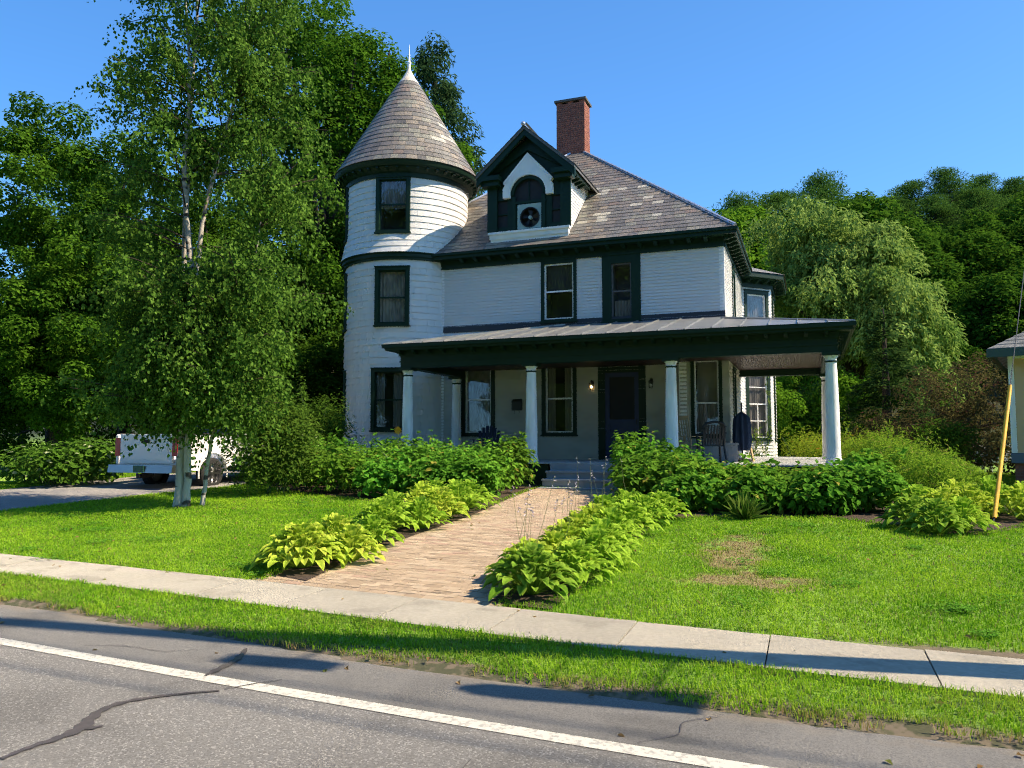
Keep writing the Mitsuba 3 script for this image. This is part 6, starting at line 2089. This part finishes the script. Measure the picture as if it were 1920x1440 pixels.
for i in range(19):
    t0, t1 = i * .2, i * .2 + .21
    y0_, y1_ = e0[0] + t0 * .85, e0[0] + t1 * .85
    z0_, z1_ = e0[1] + .1 + t0 * .527, e0[1] + .1 + t1 * .527
    xa, xb = nx0 - .41 + t0 * .85, nx0 - .41 + t1 * .85
    addN(f'{rf}__shingle_course', MB().hexa([(xa, y0_, z0_ - .004), (nx1 + .41, y0_, z0_ - .004), (nx1 + .41, y1_, z1_ - .004), (xb, y1_, z1_ - .004), (xa, y0_, z0_ + .018), (nx1 + .41, y0_, z0_ + .018), (nx1 + .41, y1_, z1_ + .003), (xb, y1_, z1_ + .003)]), 'grey_shingle')
pbr('eave_green', (.035, .075, .07), .5)
addN(f'{NH}__eave', MB().box(nx0 - .40, nx1 + .42, e0[0] - .03, e0[0], e0[1] - .10, e0[1] + .10).box(nx0 - .43, nx0 - .40, e0[0] - .03, ny1, e0[1] - .10, e0[1] + .10).box(nx0 - .38, nx1 + .4, e0[0], ny0 + .02, e0[1] - .06, e0[1] - .005), 'eave_green')


# guy wire with its yellow guard, and the pole it holds
pbr('guard_yellow', proc(lambda p, n, uv: mix((.72, .40, .015), (.50, .27, .02), smoothstep(.4, .8, fbm(p.x * 8, p.y * 8, p.z * 3, 3)))), .45)
scene['galvanised'] = {'type': 'twosided', 'bsdf': {'type': 'principled', 'base_color': rgb(.10, .10, .105), 'roughness': .5, 'metallic': .6}}
ga = G(2.50, 13.45)
gtop = np.array([4.75, 18.5, 8.9])
gd = unit(gtop - ga)
k = thing('guy_wire', 'steel guy wire with a tall yellow plastic guard rising from the hostas at the right', 'guy wire')
add(f'{k}__wire', MB().tube([ga, gtop], .007, 6), 'galvanised')
add(f'{k}__guard', MB().tube([ga + gd * .12, ga + gd * 2.55], .027, 12).tube([ga + gd * .12 + [.02, 0, 0], ga + gd * 2.5 + [.014, 0, 0]], .018, 8), 'guard_yellow', smooth=40)
add(f'{k}__anchor_rod', MB().tube([ga - gd * .1, ga + gd * .2], .012, 6), 'galvanised')
pbr('pole_wood', proc(lambda p, n, uv: mix((.13, .10, .075), (.07, .052, .04), fbm(p.x * 14, p.y * 14, p.z * 1.0, 3))), .9)


def utility_pole(x, y, h, label, drum=True, arm=(0, 1)):
    k = thing('utility_pole', label, 'utility pole', None)
    b = G(x, y)
    add(f'{k}__shaft', MB().tube([b - [0, 0, .2], b + [0, 0, h * .5], b + [0, 0, h]], [.17, .15, .125], 16), 'pole_wood', smooth=40)
    if arm is None:
        return k, b
    a = np.array([*arm, 0.0])
    c = b + [0, 0, h - .5]
    add(f'{k}__crossarm', MB().obox(c + np.cross(a, [0, 0, 1]) * .16, a, (2.3, .09, .115)), 'pole_wood')
    for t in (-1.05, -.4, .4, 1.05):
        add(f'{k}__insulator', MB().lathe([(.02, .05), (.05, .07), (.03, .12), (.05, .15), (.02, .2)], c + a * t + np.cross(a, [0, 0, 1]) * .16, 10), 'galvanised', smooth=40)
    return k, b


pk_, pb = utility_pole(3.0, 6.27, 12.0, 'wooden utility pole whose long shadow falls over the pavement and road')
# drum and cable box hang on the road side of the pole
add(f'{pk_}__equipment_box', MB().box(2.86, 3.10, 5.36, 5.62, 3.85, 5.05).hexa([(2.86, 5.36, 5.05), (3.10, 5.36, 5.05), (3.10, 5.62, 5.05), (2.86, 5.62, 5.05), (2.95, 5.46, 5.3), (3.01, 5.46, 5.3), (3.01, 5.54, 5.3), (2.95, 5.54, 5.3)]).box(2.972, 2.988, 5.62, 6.15, 4.1, 4.115).box(2.972, 2.988, 5.62, 6.15, 4.8, 4.815), 'galvanised')
add(f'{pk_}__cable_box', MB().box(2.88, 3.12, 5.62, 5.86, 6.45, 7.15).box(2.985, 3.015, 5.86, 6.14, 6.7, 6.73), 'galvanised')
pk2, pb2 = utility_pole(4.75, 18.5, 9.2, 'wooden utility pole held by the guy wire with the yellow guard', arm=None)
WIRES = 'overhead wires along the road'
for i, (dy, dz) in enumerate([(-.10, 11.2), (-.55, 11.2)]):
    x_ = np.linspace(-32, 50, 40)
    sag = .6 * np.cos((x_ - 3.0) / 41 * 2 * PI) - .6
    kk = add('overhead_wire', MB().tube(np.column_stack([x_, 6.27 + dy - .02 * (x_ - 3.0), dz + sag + .35]), .02, 5), 'dark_iron')
    tag(kk, 'overhead cable running along the road from the utility pole', 'wire', WIRES)

# white garden chairs and a swing post before the dark trees by the neighbouring house
pbr('white_resin', (.78, .78, .76), .4)


def garden_chair(x, y, rot, label):
    k = thing('white_garden_chair', label, 'chair', 'white garden chairs by the neighbouring house')
    P = [(f'{k}__seat', MB().hexa([(-.27, -.35, .36), (.27, -.35, .36), (.27, .2, .22), (-.27, .2, .22), (-.27, -.35, .39), (.27, -.35, .39), (.27, .2, .25), (-.27, .2, .25)]), 'white_resin')]
    for i in range(5):
        q, t = -.2 + i * .1, 1.0 - .04 * abs(i - 2) ** 1.6
        P.append((f'{k}__back_slat', MB().hexa([(q - .045, .17, .22), (q + .045, .17, .22), (q + .045, .19, .22), (q - .045, .19, .22), (q * 1.2 - .05, .46, t), (q * 1.2 + .05, .46, t), (q * 1.2 + .05, .48, t), (q * 1.2 - .05, .48, t)]), 'white_resin'))
    for s in (-1, 1):
        P.append((f'{k}__armrest', MB().box(s * .34 - .07, s * .34 + .07, -.42, .34, .55, .575), 'white_resin'))
        P.append((f'{k}__leg', MB().box(s * .31 - .015, s * .31 + .015, -.36, -.26, 0, .55), 'white_resin'))
        P.append((f'{k}__leg', MB().box(s * .31 - .015, s * .31 + .015, .2, .3, 0, .55), 'white_resin'))
    place(P, x, y, float(gz(x, y)), rot)


garden_chair(5.55, 28.9 + 1.6, 20, 'left of the two white garden chairs at the corner of the neighbouring house')
garden_chair(6.45, 31.4, -20, 'right of the two white garden chairs, half hidden by the neighbouring house')
# the trees across the road, which the windows mirror
for i, (x, y, h) in enumerate([(-16, -10, 16), (-8, -11, 17), (.5, -11, 15), (9, -15, 16), (-25, -9, 16), (-12, -19, 20), (5, -20, 19), (-33, -8, 16), (16, -9, 17), (24, -7, 17), (-1, -27, 22), (-20, -17, 21), (32, -12, 20), (14, -21, 21), (-4.5, -8.5, 8), (-11.5, -8.5, 8.5), (2.8, -8.5, 7.5), (-19, -8, 8.5)]):
    far_tree('broad1' if i % 2 else 'broad0', x, y, (h / 15.3, h / 15.3), 40.0 * i, 'leafy tree across the road, mirrored in the windows', 'leafy trees across the road', 'roadside_tree')
